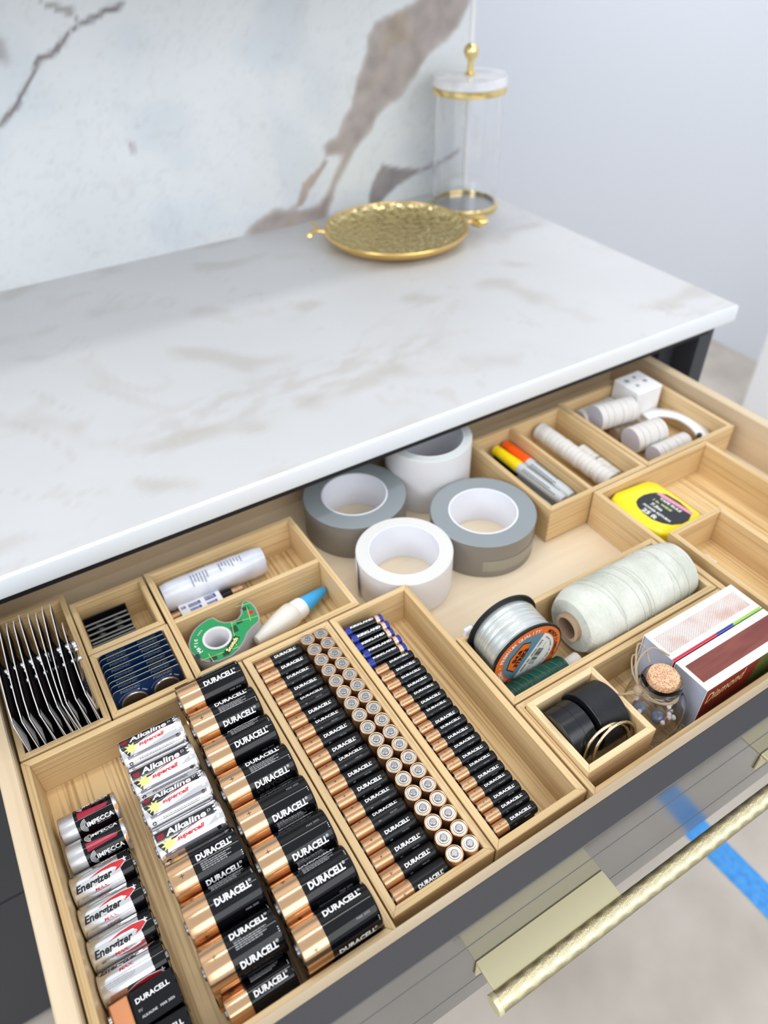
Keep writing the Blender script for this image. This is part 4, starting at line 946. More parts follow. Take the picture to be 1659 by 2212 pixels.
mb = MB(); pf = [(0.012, 0.0029)] + [(0.0352 + 0.0003 * math.sin(k * 2.1) - (0.0010 if k in (0, 18) else 0), 0.0031 + k * 0.002015) for k in range(19)] + [(0.012, 0.0394)]
mb.lathe(pf, 'y', 80).build('line_winding', m_line, sp)
m_or = mat('orange_label', (226, 112, 44), 0.4); m_te = mat('slate_blue_label', (96, 134, 152), 0.4); m_lg = mat('pale_gray_label', (226, 228, 222), 0.4)
lb = MB(); lb.lathe([(0, -0.0002), (SR - 0.0022, -0.0002), (SR - 0.0022, 0.0)], 'y', 72, mats=[0, 0]); lb.build('orange_label', m_or, sp)
T_ = FR((0, -0.00025, 0), (1, 0, 0), (0, 0, 1))
def disc_part(R_, cond=None, n=48, a0=0.0, a1=2 * PI): return [(R_ * math.cos(a0 + (a1 - a0) * k / n), R_ * math.sin(a0 + (a1 - a0) * k / n)) for k in range(n + (0 if abs(a1 - a0 - 2 * PI) < 1e-6 else 1))]
tx = MB(); AL = math.radians(58)                                   # label turned so its text climbs to the right
flat_text(tx, poly2(disc_part(0.0285)), T_, 0, 0.0001)
ch = disc_part(0.0290, n=24, a0=AL - PI + 0.02, a1=AL - 0.02)
flat_text(tx, poly2(ch), T_, 1, 0.0002)
hexa = [(-0.0190, -0.0062), (-0.0165, 0.0052), (-0.0040, 0.0100), (0.0150, 0.0068), (0.0172, -0.0022), (0.0020, -0.0060)]
flat_text(tx, shift([[(x * 1.05, y * 1.05) for x, y in hexa], poly2(hexa)[1]], -0.0105, 0.0062, AL), T_, 3, 0.0003)
flat_text(tx, shift([[(x * 0.98, y * 0.96) for x, y in hexa], poly2(hexa)[1]], -0.0105, 0.0062, AL), T_, 2, 0.0004)
flat_text(tx, shift(text2('SHUR', bold=0.05, width=0.0170, height=0.0050), -0.0130, 0.0080, AL), T_, 3, 0.0006)
flat_text(tx, shift(text2('STRIKE', bold=0.05, width=0.0235, height=0.0050), -0.0088, 0.0034, AL), T_, 3, 0.0006)
dv = V((math.cos(AL), math.sin(AL))); nv_ = V((math.sin(AL), -math.cos(AL)))
c_ = dv * 0.001 + nv_ * 0.0040
flat_text(tx, shift(text2('3000-30  0020-1083', bold=0.015, width=0.0400, height=0.0024), c_.x, c_.y, AL), T_, 3, 0.0006)
bars = ([], []); xx = -0.010; rb = random.Random(5)
while xx < 0.010:
    w_ = rb.choice((0.0003, 0.0003, 0.0006, 0.0009)); b_ = len(bars[0]); bars[0].extend([(xx, -0.0038), (xx + w_, -0.0038), (xx + w_, 0.0038), (xx, 0.0038)]); bars[1].append((b_, b_ + 1, b_ + 2, b_ + 3)); xx += w_ + rb.choice((0.0003, 0.0005, 0.0008))
c_ = dv * 0.001 + nv_ * 0.0105; flat_text(tx, shift(bars, c_.x, c_.y, AL), T_, 3, 0.0006)
for tt, dd, nn_ in (('30 LB TEST', 0.0160, 0.0110), ('400 YDS', -0.0145, 0.0110)):
    c_ = dv * dd + nv_ * nn_; flat_text(tx, shift(text2(tt, width=0.0075), c_.x, c_.y, AL), T_, 3, 0.0006)
flat_text(tx, arc_text('PREMIUM QUALITY', 0.0322, math.radians(164), math.radians(6.4), 0.0056), T_, 4, 0.0004)
flat_text(tx, arc_text('EXTRA STRONG •', 0.0322, math.radians(258), math.radians(6.2), 0.0054), T_, 4, 0.0004)
flat_text(tx, arc_text('MONOFILAMENT', 0.0322, math.radians(48), math.radians(6.6), 0.0056), T_, 3, 0.0004)
flat_text(tx, arc_text('NYLON FISHING LINE MADE IN USA', 0.0255, math.radians(44), math.radians(3.4), 0.0022), T_, 3, 0.0006)
tx.build('label_printing', [m_te, m_lg, m_or, mat('black_print', (14, 14, 16), 0.3), m_wtxt], sp, fix=False)
tg = MB(); tg.tube([(-0.030, 0.0430, 0.014), (-0.036, 0.0436, 0.0175), (-0.0410, 0.0440, 0.0150), (-0.0420, 0.0438, 0.010), (-0.038, 0.0436, 0.0075)], 0.0024, 8, rs=[0.0014, 0.0022, 0.0026, 0.0024, 0.0012])
tg.build('tape_tab', mat('crinkled_clear_tape', (206, 210, 216), 0.25), sp)
# green wire roll
gr = thing('green_line_roll', 'dark green line roll lying in front of the spool', 'roll', (0.1925, 0.1128, FZ + 0.0146))
m_gl = mat('dark_green_line', (14, 74, 60), 0.35)
def winding(mb, x0, x1, R_, pitch, wire, seg=44, wob=0.0003, sd=3, taper=None, step=None):
    rr = random.Random(sd); n = int((x1 - x0) / pitch); pf = []
    for k in range(n):
        x = x0 + k * pitch; b_ = R_ + rr.uniform(-wob, wob); b_ = b_ if taper is None else b_ * taper((k + .5) / n)
        pf += [(b_ - wire, x), (b_, x + pitch * 0.5)]
    pf.append((pf[-2][0], x1)); mb.lathe(pf, 'x', seg); return mb
MB_ = winding(MB(), 0.0015, 0.0700, 0.0136, 0.0012, 0.00045); MB_.build('winding', m_gl, gr, sharp=80)
for k in range(7):
    a0 = 0.3 * k; mb = MB(); mb.tube([(0.006 + k * 0.0085 + 0.006 * (t / 9), -0.01385 * math.sin(-0.7 + 1.9 * t / 9), 0.01385 * math.cos(-0.7 + 1.9 * t / 9)) for t in range(10)], 0.00028, 5); mb.build('loose_strand', mat('pale_green_line', (70, 130, 112), 0.3), gr)
MB().lathe([(0.0045, 0.0), (0.0100, 0.0), (0.0100, 0.0014), (0.0068, 0.0015), (0.0068, 0.0700), (0.0075, 0.0702), (0.0088, 0.0885), (0.0052, 0.0885), (0.0045, 0.0)], 'x', 36).build('paper_tube', mat('white_paper_tube', (232, 228, 222), 0.6), gr)
# twine cone
tw = thing('twine_roll', 'big cylinder of off-white twine on a cardboard tube', 'twine', (0.2905, 0.1370, FZ + 0.0362), (0, 0, 0))
m_twn = mat('cream_twine', (236, 238, 224), 0.7); noisy(m_twn, 30, (198, 201, 188), (226, 227, 218), 0.3, 0.7, 0.0)
tcx = N(m_twn, 'ShaderNodeTexCoord'); mpn = N(m_twn, 'ShaderNodeMapping'); mpn.inputs['Scale'].default_value = (900, 200, 200); mpn.inputs['Rotation'].default_value = (0, 0, 0.15); L(m_twn, tcx, 'Object', mpn, 'Vector')
nz_ = N(m_twn, 'ShaderNodeTexNoise', Scale=1.0, Detail=3.0); L(m_twn, mpn, 'Vector', nz_, 'Vector'); bpn = N(m_twn, 'ShaderNodeBump', Strength=1.0, Distance=0.0010); L(m_twn, nz_, 'Fac', bpn, 'Height'); L(m_twn, bpn, 'Normal', bsdf(m_twn), 'Normal')
tap = lambda t: min(1.0, 0.80 + 0.20 * math.sin(min(t / 0.13, 1) * PI / 2)) * (1 - 0.10 * max(0, (t - 0.80) / 0.20) ** 2.2) * (1 - 0.03 * t)
MB_ = winding(MB(), 0.0, 0.1425, 0.0352, 0.0011, 0.00030, 64, 0.00010, 8, tap); MB_.build('winding', m_twn, tw, sharp=80)
mb = MB(); fr_ = [(0.0352 * 0.80, 0.0)]
rr0 = 0.0352 * 0.80
while rr0 > 0.0150: fr_ += [(rr0 - 0.0005, -0.0006), (rr0 - 0.0010, -0.0001)]; rr0 -= 0.0010
mb.lathe(fr_, 'x', 64).build('front_face', m_twn, tw, sharp=80)
MB().lathe([(0.028, 0.1425), (0.0140, 0.1430)], 'x', 40).build('rear_face', m_twn, tw)
MB().lathe([(0.0112, -0.0060), (0.0146, -0.0060), (0.0148, -0.0054), (0.0148, 0.1430), (0.0112, 0.1430), (0.0112, -0.0060)], 'x', 48, mats=[1, 0, 0, 0, 0]).build('cardboard_tube', [mat('brown_cardboard', (168, 140, 116), 0.7), mat('tan_cardboard_rim', (222, 190, 160), 0.6)], tw)
for k, (x0, dx, ph) in enumerate(((0.030, 0.014, 0.0), (0.066, 0.010, 0.2), (0.070, 0.011, 0.25), (0.062, 0.012, 0.1), (0.100, 0.018, -0.2), (0.112, -0.012, 0.1), (0.022, 0.030, 0.4), (0.120, 0.010, 0.3), (0.048, 0.02, -0.3))):
    pts = []
    for j in range(25):
        a = -1.2 + 3.6 * j / 24 + ph; x = x0 + dx * j / 24; Rr = 0.0352 * tap(x / 0.1425) + 0.0004; pts.append((x, -Rr * math.sin(a), Rr * math.cos(a)))
    MB().tube(pts, 0.00045, 5).build('loose_strand', m_twn, tw)

# ---- nested box: two black rolls and two brass rings
m_blk = mat('black_vinyl', (22, 23, 28), 0.28); m_blk2 = mat('black_ribbed_webbing', (26, 28, 34), 0.4)
tcx = N(m_blk2, 'ShaderNodeTexCoord'); wv_ = N(m_blk2, 'ShaderNodeTexWave', Scale=380.0, wave_type='BANDS', bands_direction='X'); L(m_blk2, tcx, 'Object', wv_, 'Vector'); bpn = N(m_blk2, 'ShaderNodeBump', Strength=0.6, Distance=0.0005); L(m_blk2, wv_, 'Fac', bpn, 'Height'); L(m_blk2, bpn, 'Normal', bsdf(m_blk2), 'Normal')
NZ = FZ + 0.0052
for nm, lab, x, y, R_, ln, mm, n in (('black_tape_roll', 'smooth black tape roll lying left inside the small nested box', 0.1965, 0.0515, 0.0250, 0.0262, m_blk, 3), ('black_webbing_roll', 'ribbed black webbing roll lying right inside the small nested box', 0.2270, 0.0515, 0.0264, 0.0300, m_blk2, 1)):
    r = thing(nm, lab, 'roll', (x, y, NZ + R_ + 0.0002), (0, 0, 0), 'black rolls in the nested box')
    pf = [(0.0125, 0.0)] + ([(R_ - 0.0012, 0.0), (R_ - 0.0004, 0.0006), (R_ - 0.0003, ln * 0.56), (R_, ln * 0.565), (R_, ln - 0.0006), (R_ - 0.001, ln)] if n == 3 else [(R_ - 0.0006, 0), (R_, 0.0007), (R_, ln - 0.0006), (R_ - 0.0008, ln)]) + [(0.0125, ln), (0.0125, 0.0)]
    MB().lathe(pf, 'x', 72).build('winding', mm, r)
    fl_ = MB(); Rf = R_ + 0.0012
    fl_.lathe([(0.012, -0.0011), (Rf - 0.0004, -0.0011), (Rf, -0.0007), (Rf, -0.0003), (0.012, -0.0001)], 'x', 64, arc=(0.15, 2.9) if n == 1 else (0.15, 2.9)); fl_.build('end_flap', m_blk, r, fix=True)
m_ring = mat('polished_brass_ring', (214, 196, 160), 0.14, metal=1.0)
for k, (x, y, a, R_) in enumerate(((0.2275, 0.0232, -8, 0.0246), (0.2338, 0.0202, 4, 0.0246))):
    r = thing('brass_ring', ('brass binder ring leaning against the black rolls, rear one', 'brass binder ring standing in front of the other ring')[k], 'ring', (x, y, NZ + R_ * 0.97 + 0.0016), (math.radians(-14), 0, math.radians(a * 0.3)), 'brass rings')
    MB().tube([(R_ * math.cos(t), 0, R_ * math.sin(t)) for t in np.linspace(0, 2 * PI, 64, endpoint=False)], 0.0014, 10, closed=True).build('ring', m_ring, r)
    MB().tube([(R_ * math.cos(t), 0, R_ * math.sin(t)) for t in np.linspace(2.2, 2.35, 5)], 0.0016, 12).build('hinge', m_ring, r)

# ---- corked jar with twine and match tips
m_glass = mat('jar_glass', (255, 255, 255), 0.02, trans=1.0, ior=1.22)
m_cork = mat('granulated_cork', (216, 168, 128), 0.8)
tcx = N(m_cork, 'ShaderNodeTexCoord'); vo = N(m_cork, 'ShaderNodeTexVoronoi', Scale=620.0); L(m_cork, tcx, 'Object', vo, 'Vector'); no_ = N(m_cork, 'ShaderNodeTexNoise', Scale=900.0, Detail=2.0); L(m_cork, tcx, 'Object', no_, 'Vector')
rr_ = ramp(m_cork, [(0.0, (196, 140, 100)), (0.5, (222, 176, 138)), (1.0, (238, 200, 164))]); L(m_cork, vo, 'Color', rr_, 'Fac')
r2_ = ramp(m_cork, [(0.36, (120, 74, 48)), (0.46, (255, 255, 255))]); L(m_cork, no_, 'Fac', r2_, 'Fac'); mxm = N(m_cork, 'ShaderNodeMix', data_type='RGBA', blend_type='MULTIPLY'); mxm.inputs[0].default_value = 0.8
L(m_cork, rr_, 'Color', mxm, 6); L(m_cork, r2_, 'Color', mxm, 7); L(m_cork, mxm, 2, bsdf(m_cork), 'Base Color')
JX, JY, JZ = 0.2950, 0.0335, FZ + 0.0006
jr = thing('cork_jar', 'small glass jar with cork and twine bow beside the match boxes', 'jar', (JX, JY, JZ))
outp = [(0, 0.0), (0.0215, 0.0), (0.0240, 0.0015), (0.0258, 0.0080), (0.0264, 0.0190), (0.0263, 0.0320), (0.0250, 0.0410), (0.0210, 0.0472), (0.0158, 0.0500), (0.0152, 0.0530), (0.0158, 0.0560), (0.0174, 0.0585), (0.0180, 0.0615), (0.0174, 0.0640), (0.0152, 0.0650)]
inp = [(0.0138, 0.0646), (0.0136, 0.0560), (0.0140, 0.0515), (0.0186, 0.0466), (0.0230, 0.0404), (0.0245, 0.0315), (0.0246, 0.0190), (0.0238, 0.0085), (0.0216, 0.0035), (0, 0.0030)]
MB().lathe(outp + inp, 'z', 64).build('glass', m_glass, jr, sharp=80)
MB().lathe([(0, 0.0560), (0.0124, 0.0560), (0.0132, 0.0640), (0.0133, 0.0700), (0.0128, 0.0708), (0, 0.0710)], 'z', 48).build('cork', m_cork, jr)
m_twi = mat('jute_twine', (170, 150, 122), 0.8)
for k in range(3):
    MB().tube([((0.0166 + 0.0006 * math.sin(3 * t + k)) * math.cos(t), (0.0166 + 0.0006 * math.sin(3 * t + k)) * math.sin(t), 0.0515 + 0.0016 * k + 0.0006 * math.sin(2 * t + k)) for t in np.linspace(0, 2 * PI, 40, endpoint=False)], 0.00075, 6, closed=True).build('twine_wrap', m_twi, jr)
def curve(pts, n=26):
    out_ = []; P_ = [V(p) for p in pts]
    for i in range(len(P_) - 1):
        p0 = P_[max(i - 1, 0)]; p1 = P_[i]; p2 = P_[i + 1]; p3 = P_[min(i + 2, len(P_) - 1)]
        for j in range(n // (len(P_) - 1) + 1):
            t = j / (n // (len(P_) - 1) + 1); out_.append(0.5 * ((2 * p1) + (p2 - p0) * t + (2 * p0 - 5 * p1 + 4 * p2 - p3) * t * t + (3 * p1 - p0 - 3 * p2 + p3) * t ** 3))
    out_.append(P_[-1]); return out_
for k, pts in enumerate((
    [(-0.0170, 0.0075, 0.0540), (-0.0130, 0.0190, 0.0660), (0.0010, 0.0330, 0.0760), (0.0075, 0.0300, 0.0720), (0.0030, 0.0180, 0.0665)],
    [(-0.0170, 0.0075, 0.0540), (-0.0090, 0.0220, 0.0690), (0.0120, 0.0260, 0.0725), (0.0215, 0.0130, 0.0690)],
    [(-0.0175, 0.0070, 0.0530), (-0.0270, 0.0120, 0.0500), (-0.0390, 0.0195, 0.0500), (-0.0500, 0.0270, 0.0500)],
    [(-0.0175, 0.0060, 0.0530), (-0.0245, 0.0065, 0.0440), (-0.0300, 0.0110, 0.0400), (-0.0270, 0.0140, 0.0470), (-0.0200, 0.0090, 0.0530)],
    [(-0.0160, 0.0085, 0.0550), (-0.0150, 0.0200, 0.0640), (-0.0060, 0.0300, 0.0690), (0.0000, 0.0260, 0.0690)],
    [(0.0255, -0.0020, 0.0220), (0.0235, -0.0135, 0.0260), (0.0140, -0.0235, 0.0180), (0.0220, -0.0150, 0.0120), (0.0270, -0.0040, 0.0300)])):
    MB().tube(curve(pts), 0.00085 if k < 5 else 0.0003, 6).build('twine_end' if k != 3 else 'twine_loop', m_twi, jr)
MB().lathe([(0, -0.0050), (0.0034, -0.0040), (0.0042, -0.0018), (0.0034, 0.0), (0.0044, 0.0016), (0.0032, 0.0036), (0, 0.0048)], 'z', 14, T=Matrix.Translation((-0.0172, 0.0078, 0.0530))).build('knot', m_twi, jr)
m_tip = mat('white_match_tip', (238, 234, 232), 0.6); m_stick = mat('pale_match_stick', (206, 170, 150), 0.7); rj = random.Random(21)
for k in range(22):
    a = rj.uniform(0, 2 * PI); rd = rj.uniform(0.011, 0.0215); z = 0.0225 + 0.017 * rj.random() * (1.25 - rd / 0.03) + rj.uniform(-0.003, 0.003)
    a2 = a + rj.uniform(-1.3, 1.3); p1 = V((rd * math.cos(a), rd * math.sin(a), z)); p0 = V((0.016 * math.cos(a2), 0.016 * math.sin(a2), 0.0045 + 0.0006 * k))
    m_ = thing('match', 'white-tipped wooden match inside the corked jar', 'match', (JX + p0.x, JY + p0.y, JZ + p0.z), group='matches in the corked jar')
    dd = p1 - p0
    MB().tube([(0, 0, 0), tuple(dd)], 0.00085, 4).build('stick', m_stick, m_)
    MB().lathe([(0, -0.0024), (0.0016, -0.0014), (0.0021, 0.0), (0.0016, 0.0014), (0, 0.0021)], 'z', 12, T=Matrix.Translation(dd)).build('tip', m_tip, m_)
for k, (x, y, z, q) in enumerate(((-0.0125, 0.0045, 0.0270, 0.0052), (-0.0045, -0.0100, 0.0250, 0.0054))):
    bd = thing('glass_bead', ('blue-gray glass bead at the left inside the corked jar', 'blue-gray glass bead at the front inside the corked jar')[k], 'bead', (JX + x, JY + y, JZ + z), group='beads in the corked jar')
    MB().lathe([(q * math.sin(PI * t / 12) * 1.15, -q * math.cos(PI * t / 12) * 0.85) for t in range(13)], 'z', 24).build('bead', mat('blue_gray_bead', (112, 122, 146), 0.12, coat=0.6), bd)
lb = MB(); lb.lathe([(0.0265, 0.006), (0.0266, 0.022)], 'z', 16, arc=(-1.30, -0.55)); lb.build('label', mat('kraft_label', (196, 182, 160), 0.6), jr, fix=False)

# ---- match boxes
m_mb = mat('white_matchbox_card', (244, 242, 236), 0.5); m_tray = mat('blue_gray_tray_card', (186, 194, 214), 0.55)
m_strike = mat('red_brown_striker', (118, 62, 54), 0.6); noisy(m_strike, 160, (112, 56, 50), (130, 70, 60), 0.35, 0.65, 0.3, 0.0003, sc=(0.15, 1, 1))
m_dots = mat('dotted_striker', (244, 234, 228), 0.6)
tcx = N(m_dots, 'ShaderNodeTexCoord'); mpn = N(m_dots, 'ShaderNodeMapping'); mpn.inputs['Rotation'].default_value = (0, 0, PI / 4); mpn.inputs['Scale'].default_value = (640, 640, 640); L(m_dots, tcx, 'Object', mpn, 'Vector')
vo = N(m_dots, 'ShaderNodeTexVoronoi', Scale=1.0, Randomness=0.0, voronoi_dimensions='2D'); L(m_dots, mpn, 'Vector', vo, 'Vector'); rr_ = ramp(m_dots, [(0.26, (110, 46, 44)), (0.36, (246, 234, 228))]); L(m_dots, vo, 'Distance', rr_, 'Fac')
no_ = N(m_dots, 'ShaderNodeTexNoise', Scale=45.0, Detail=3.0); L(m_dots, tcx, 'Object', no_, 'Vector'); r2_ = ramp(m_dots, [(0.45, (255, 255, 255)), (0.75, (226, 200, 188))]); L(m_dots, no_, 'Fac', r2_, 'Fac')
mxm = N(m_dots, 'ShaderNodeMix', data_type='RGBA', blend_type='MULTIPLY'); mxm.inputs[0].default_value = 1.0; L(m_dots, rr_, 'Color', mxm, 6); L(m_dots, r2_, 'Color', mxm, 7); L(m_dots, mxm, 2, bsdf(m_dots), 'Base Color')
for i, (y0, y1, lab) in enumerate(((0.0425, 0.0778, 'match box with dotted striking strip, behind the other match box'), (0.0055, 0.0408, 'match box with solid red-brown striking strip, nearest the drawer front'))):
    X0, X1 = 0.3195, 0.4375; H_ = 0.0632; r = thing('match_box', lab, 'match box', (X0, y0, FZ + 0.0004), group='match boxes')
    w_ = X1 - X0; dY = y1 - y0; t = 0.0006
    sl_ = MB(); sl_.box(0, w_, 0, dY, H_ - t, H_); sl_.box(0, w_, 0, dY, 0, t); sl_.box(0, w_, 0, t, t, H_ - t); sl_.box(0, w_, dY - t, dY, t, H_ - t); sl_.build('sleeve', m_mb, r)
    MB().box(0.0008, w_ - 0.0008, t + 0.0004, dY - t - 0.0004, t + 0.0004, H_ - t - 0.0006).build('tray', m_tray, r, bevel=0.0004)
    MB().add([(0.004, dY * 0.22, H_ + 0.0001), (w_ - 0.006 + (0.004 if i else 0), dY * 0.22, H_ + 0.0001), (w_ - 0.006 + (0.004 if i else 0), dY * 0.80, H_ + 0.0001), (0.004, dY * 0.80, H_ + 0.0001)], [(0, 1, 2, 3)]).build('striking_strip', m_dots if i == 0 else m_strike, r, fix=False)
    tx = MB(); T_ = FR((w_ - 0.006, dY * 0.92, H_ + 0.00005), (-1, 0, 0), (0, -1, 0))
    for k in range(2): flat_text(tx, shift(text2(('WARNING: KEEP AWAY FROM CHILDREN. STRIKE GENTLY AWAY FROM BODY. CLOSE COVER BEFORE STRIKING', 'Distributed by Royal Oak Enterprises, LLC, Roswell, GA 30076 USA. Made in Chile. Store in a cool dry place')[k], width=w_ * 0.86, height=0.0011), w_ * 0.45, -0.0014 + 0.0018 * k), T_)
    tx.build('warning_print', [m_gtxt], r, fix=False); tx = MB()
    T_ = FR((0.006, dY * 0.10, H_ + 0.00005), (1, 0, 0), (0, 1, 0)); flat_text(tx, shift(text2('CAUTION: Keep matches away from heat. Surface of box will ignite. Contents 250 matches', width=w_ * 0.7, height=0.0010), w_ * 0.40, 0), T_)
    tx.build('caution_print', [m_gtxt], r, fix=False); tx = MB()
    cols = [m_gtxt, mat('crimson_print', (196, 28, 60), 0.4), mat('navy_print', (36, 52, 150), 0.4), mat('lime_print', (150, 196, 80), 0.4), mat('deep_red_side', (138, 40, 34), 0.4), mat('olive_photo_print', (92, 104, 48), 0.5), mat('gold_line_print', (230, 206, 150), 0.4)]
    F_ = FR((0, -0.00008, 0), (1, 0, 0), (0, 0, 1))
    if i == 0:
        for (a, b_, c_) in ((0.0, 0.47, 1), (0.47, 0.66, 2), (0.66, 0.985, 3)): flat_text(tx, poly2([(a * w_, H_ * 0.2), (b_ * w_ - 0.0006, H_ * 0.2), (b_ * w_ + 0.002, H_ - 0.0004), (a * w_ + 0.002 * (a > 0), H_ - 0.0004)]), F_, c_, 0.0)
        T_ = FR((0, 0, H_ + 0.0001), (1, 0, 0), (0, 1, 0))
        for (a, b_, c_) in ((0.0, 0.47, 1), (0.47, 0.66, 2), (0.66, 0.985, 3)): flat_text(tx, poly2([(a * w_, 0.0), (b_ * w_, 0.0), (b_ * w_ + 0.002, 0.0022), (a * w_ + 0.002 * (a > 0), 0.0022)]), T_, c_, 0.0)
    else:
        flat_text(tx, poly2([(0.0, 0.001), (w_ * 0.50, 0.001), (w_ * 0.60, H_ - 0.0006), (0.0, H_ - 0.0006)]), F_, 4, 0.0)
        flat_text(tx, poly2([(w_ * 0.50, 0.001), (w_, 0.001), (w_, H_ - 0.0006), (w_ * 0.60, H_ - 0.0006)]), F_, 5, 0.0)
        flat_text(tx, shift(text2('Diamond', bold=0.01, shear=0.35, width=0.050, height=0.014), 0.028, H_ - 0.013, 0.10), F_, 6, 0.0001)
    tx.build('side_print', cols, r, fix=False)

# ---- tape measure
m_ym = mat('bright_yellow_plastic', (252, 228, 20), 0.3, coat=0.3)
tmz = FZ + 0.0003
tp = thing('tape_measure', 'bright yellow tape measure with black round label', 'tape measure', (0.4955, 0.2190, tmz))
ol = [(458, 248), (463, 258), (474, 263), (512, 260), (523, 258), (529, 250), (530, 240), (529.5, 205), (529, 184), (525, 179), (512, 177.5), (480, 177), (470, 178.5), (464, 184), (459, 200), (455.5, 220), (455.2, 238)]
ol = [((x - 495.5) / 1000, (y - 219) / 1000) for x, y in ol]
def puck(mb, P_, z0, z1, e, m=0):
    n = len(P_); c = V((sum(p[0] for p in P_) / n, sum(p[1] for p in P_) / n)); lay = [(z0, e), (z0 + e * .4, e * .3), (z0 + e, 0), (z1 - e, 0), (z1 - e * .4, e * .3), (z1, e)]
    b = len(mb.v)
    for z, i_ in lay:
        for x, y in P_:
            d_ = (V((x, y)) - c); l_ = d_.length; q = c + d_ * (1 - i_ / l_); mb.v.append((q.x, q.y, z))
    for k in range(len(lay) - 1):
        for j in range(n): mb.f.append([b + k * n + j, b + k * n + (j + 1) % n, b + (k + 1) * n + (j + 1) % n, b + (k + 1) * n + j]); mb.m.append(m); mb.s.append(True)
    mb.f.append([b + j for j in range(n - 1, -1, -1)]); mb.m.append(m); mb.s.append(False)
    mb.f.append([b + (len(lay) - 1) * n + j for j in range(n)]); mb.m.append(m); mb.s.append(False); return mb
puck(MB(), ol, 0, 0.0352, 0.003).build('case', m_ym, tp, sharp=50)
m_dk = mat('charcoal_label', (36, 38, 44), 0.35)
lab_ = [(0.0235 * math.cos(t) * 1.02 + 0.0, 0.0255 * math.sin(t) + -0.006) for t in np.linspace(0.62, 2 * PI - 1.15, 34)]
lab_ = [(-y * 0.0 + x, y) for x, y in lab_]
lb_pts = [(480, 238), (487, 241), (497, 242), (506, 240), (513, 237), (521, 228), (523, 210), (521, 192), (516, 186), (506, 181), (495, 181), (484, 186), (477, 194), (472, 205), (472, 220), (475, 231)]
lb_pts = [((x - 495.5) / 1000 * 0.97 + 0.001, (y - 219) / 1000 * 0.97) for x, y in lb_pts]
MB().prism(lb_pts, 0.0350, 0.0355).build('label', m_dk, tp)
tx = MB(); T_ = FR((0, 0, 0.0355), (0.05, -1, 0), (1, 0.05, 0))
m_pk = mat('pink_print', (236, 150, 170), 0.4)
flat_text(tx, poly2([(-0.015, 0.0170), (0.0325, 0.0190), (0.0325, 0.0240), (-0.013, 0.0225)]), T_, 0)
for k, (l_, w_, h_) in enumerate((('25 ft', 0.020, 0.0070), ('POWER RETURN', 0.038, 0.0036), ('7.5m', 0.016, 0.0052), ('1 in. WIDE', 0.026, 0.0036), ('TAPE RULE', 0.030, 0.0042))):
    flat_text(tx, shift(text2(l_, bold=0.04, width=w_, height=h_), 0.004 + 0.004 * math.sin(k * 2), -0.017 + 0.0078 * k), T_, 1 if k != 3 else 2)
tx.build('printing', [m_pk, m_lg, m_ly], tp, fix=False)
mb = MB(); mb.box(-0.0425, -0.0400, 0.008, 0.030, 0.006, 0.028); mb.build('black_grip', m_black, tp, bevel=0.001)
scr = thing('paper_scrap', 'tiny crumpled white scrap in the empty nested box', 'scrap', (0.5060, 0.1430, FZ + 0.0064))
mb = MB(); rs_ = random.Random(3)
for a in range(5):
    for c in range(3): mb.v.append(((c - 1) * 0.0030 + rs_.uniform(-.0006, .0006), (a - 2) * 0.0040, 0.0004 + 0.0024 * abs(math.sin(a * 1.9 + c))))
for a in range(4):
    for c in range(2): mb.f.append([a * 3 + c, a * 3 + c + 1, a * 3 + c + 4, a * 3 + c + 3]); mb.m.append(0); mb.s.append(False)
o = mb.build('scrap', m_paper, scr, fix=False); o.modifiers.new('t', 'SOLIDIFY').thickness = 0.0003

# ---- marker pens
m_body = mat('light_gray_pen_barrel', (198, 202, 204), 0.35)
for k, (p0, p1, capc, lab) in enumerate((((0.4165, 0.4170, -0.0170), (0.4240, 0.2930, -0.0195), (254, 222, 20), 'gray marker pen with a yellow cap'), ((0.4350, 0.4200, -0.0185), (0.4370, 0.2940, -0.0205), (250, 92, 16), 'gray marker pen with an orange cap'), ((0.4010, 0.4150, -0.0290), (0.4070, 0.2920, -0.0310), (20, 150, 150), 'gray marker pen with a teal cap'))):
    p0 = V(p0); p1 = V(p1); d_ = p1 - p0; r = thing('marker_pen', lab, 'pen', p0, d_.to_track_quat('X', 'Z').to_euler(), 'marker pens'); l_ = d_.length
    mc = mat('cap_color_%d' % k, capc, 0.35); R_ = 0.0078
    MB().lathe([(0, 0), (R_ * 0.72, 0), (R_ * 0.84, 0.0012), (R_, 0.040), (R_, 0.0465), (0, 0.0466)], 'x', 28).build('cap', mc, r)
    MB().lathe([(0, 0.0467), (R_ * 0.96, 0.0467), (R_ * 0.98, 0.052), (R_ * 0.96, l_ - 0.012), (R_ * 0.80, l_ - 0.001), (0, l_)], 'x', 28).build('barrel', m_body, r)
    tx = MB()
    for a in (-0.2, 0.9): tx.wrap(*shift(lines2(0.058, 2, 0.0011, 0.0026, k + 7), 0.0, 0.002), R_, a, 0.056, 0, eps=0.0001)
    tx.build('barrel_print', mat('dark_gray_print', (70, 72, 76), 0.5), r, fix=False)
# second layer of pens below carries them
for k, (p0, p1) in enumerate((((0.4230, 0.4200, -0.0330), (0.4290, 0.2960, -0.0345)),)):
    p0 = V(p0); p1 = V(p1); d_ = p1 - p0; r = thing('marker_pen', 'gray marker pen with dark cap lying beneath the yellow one', 'pen', p0, d_.to_track_quat('X', 'Z').to_euler(), 'marker pens'); l_ = d_.length
    MB().lathe([(0, 0), (0.0052, 0), (0.0068, 0.040), (0, 0.0466)], 'x', 20).build('cap', m_black, r); MB().lathe([(0, 0.0467), (0.0066, 0.0467), (0.0060, l_ - 0.001), (0, l_)], 'x', 20).build('barrel', m_body, r)
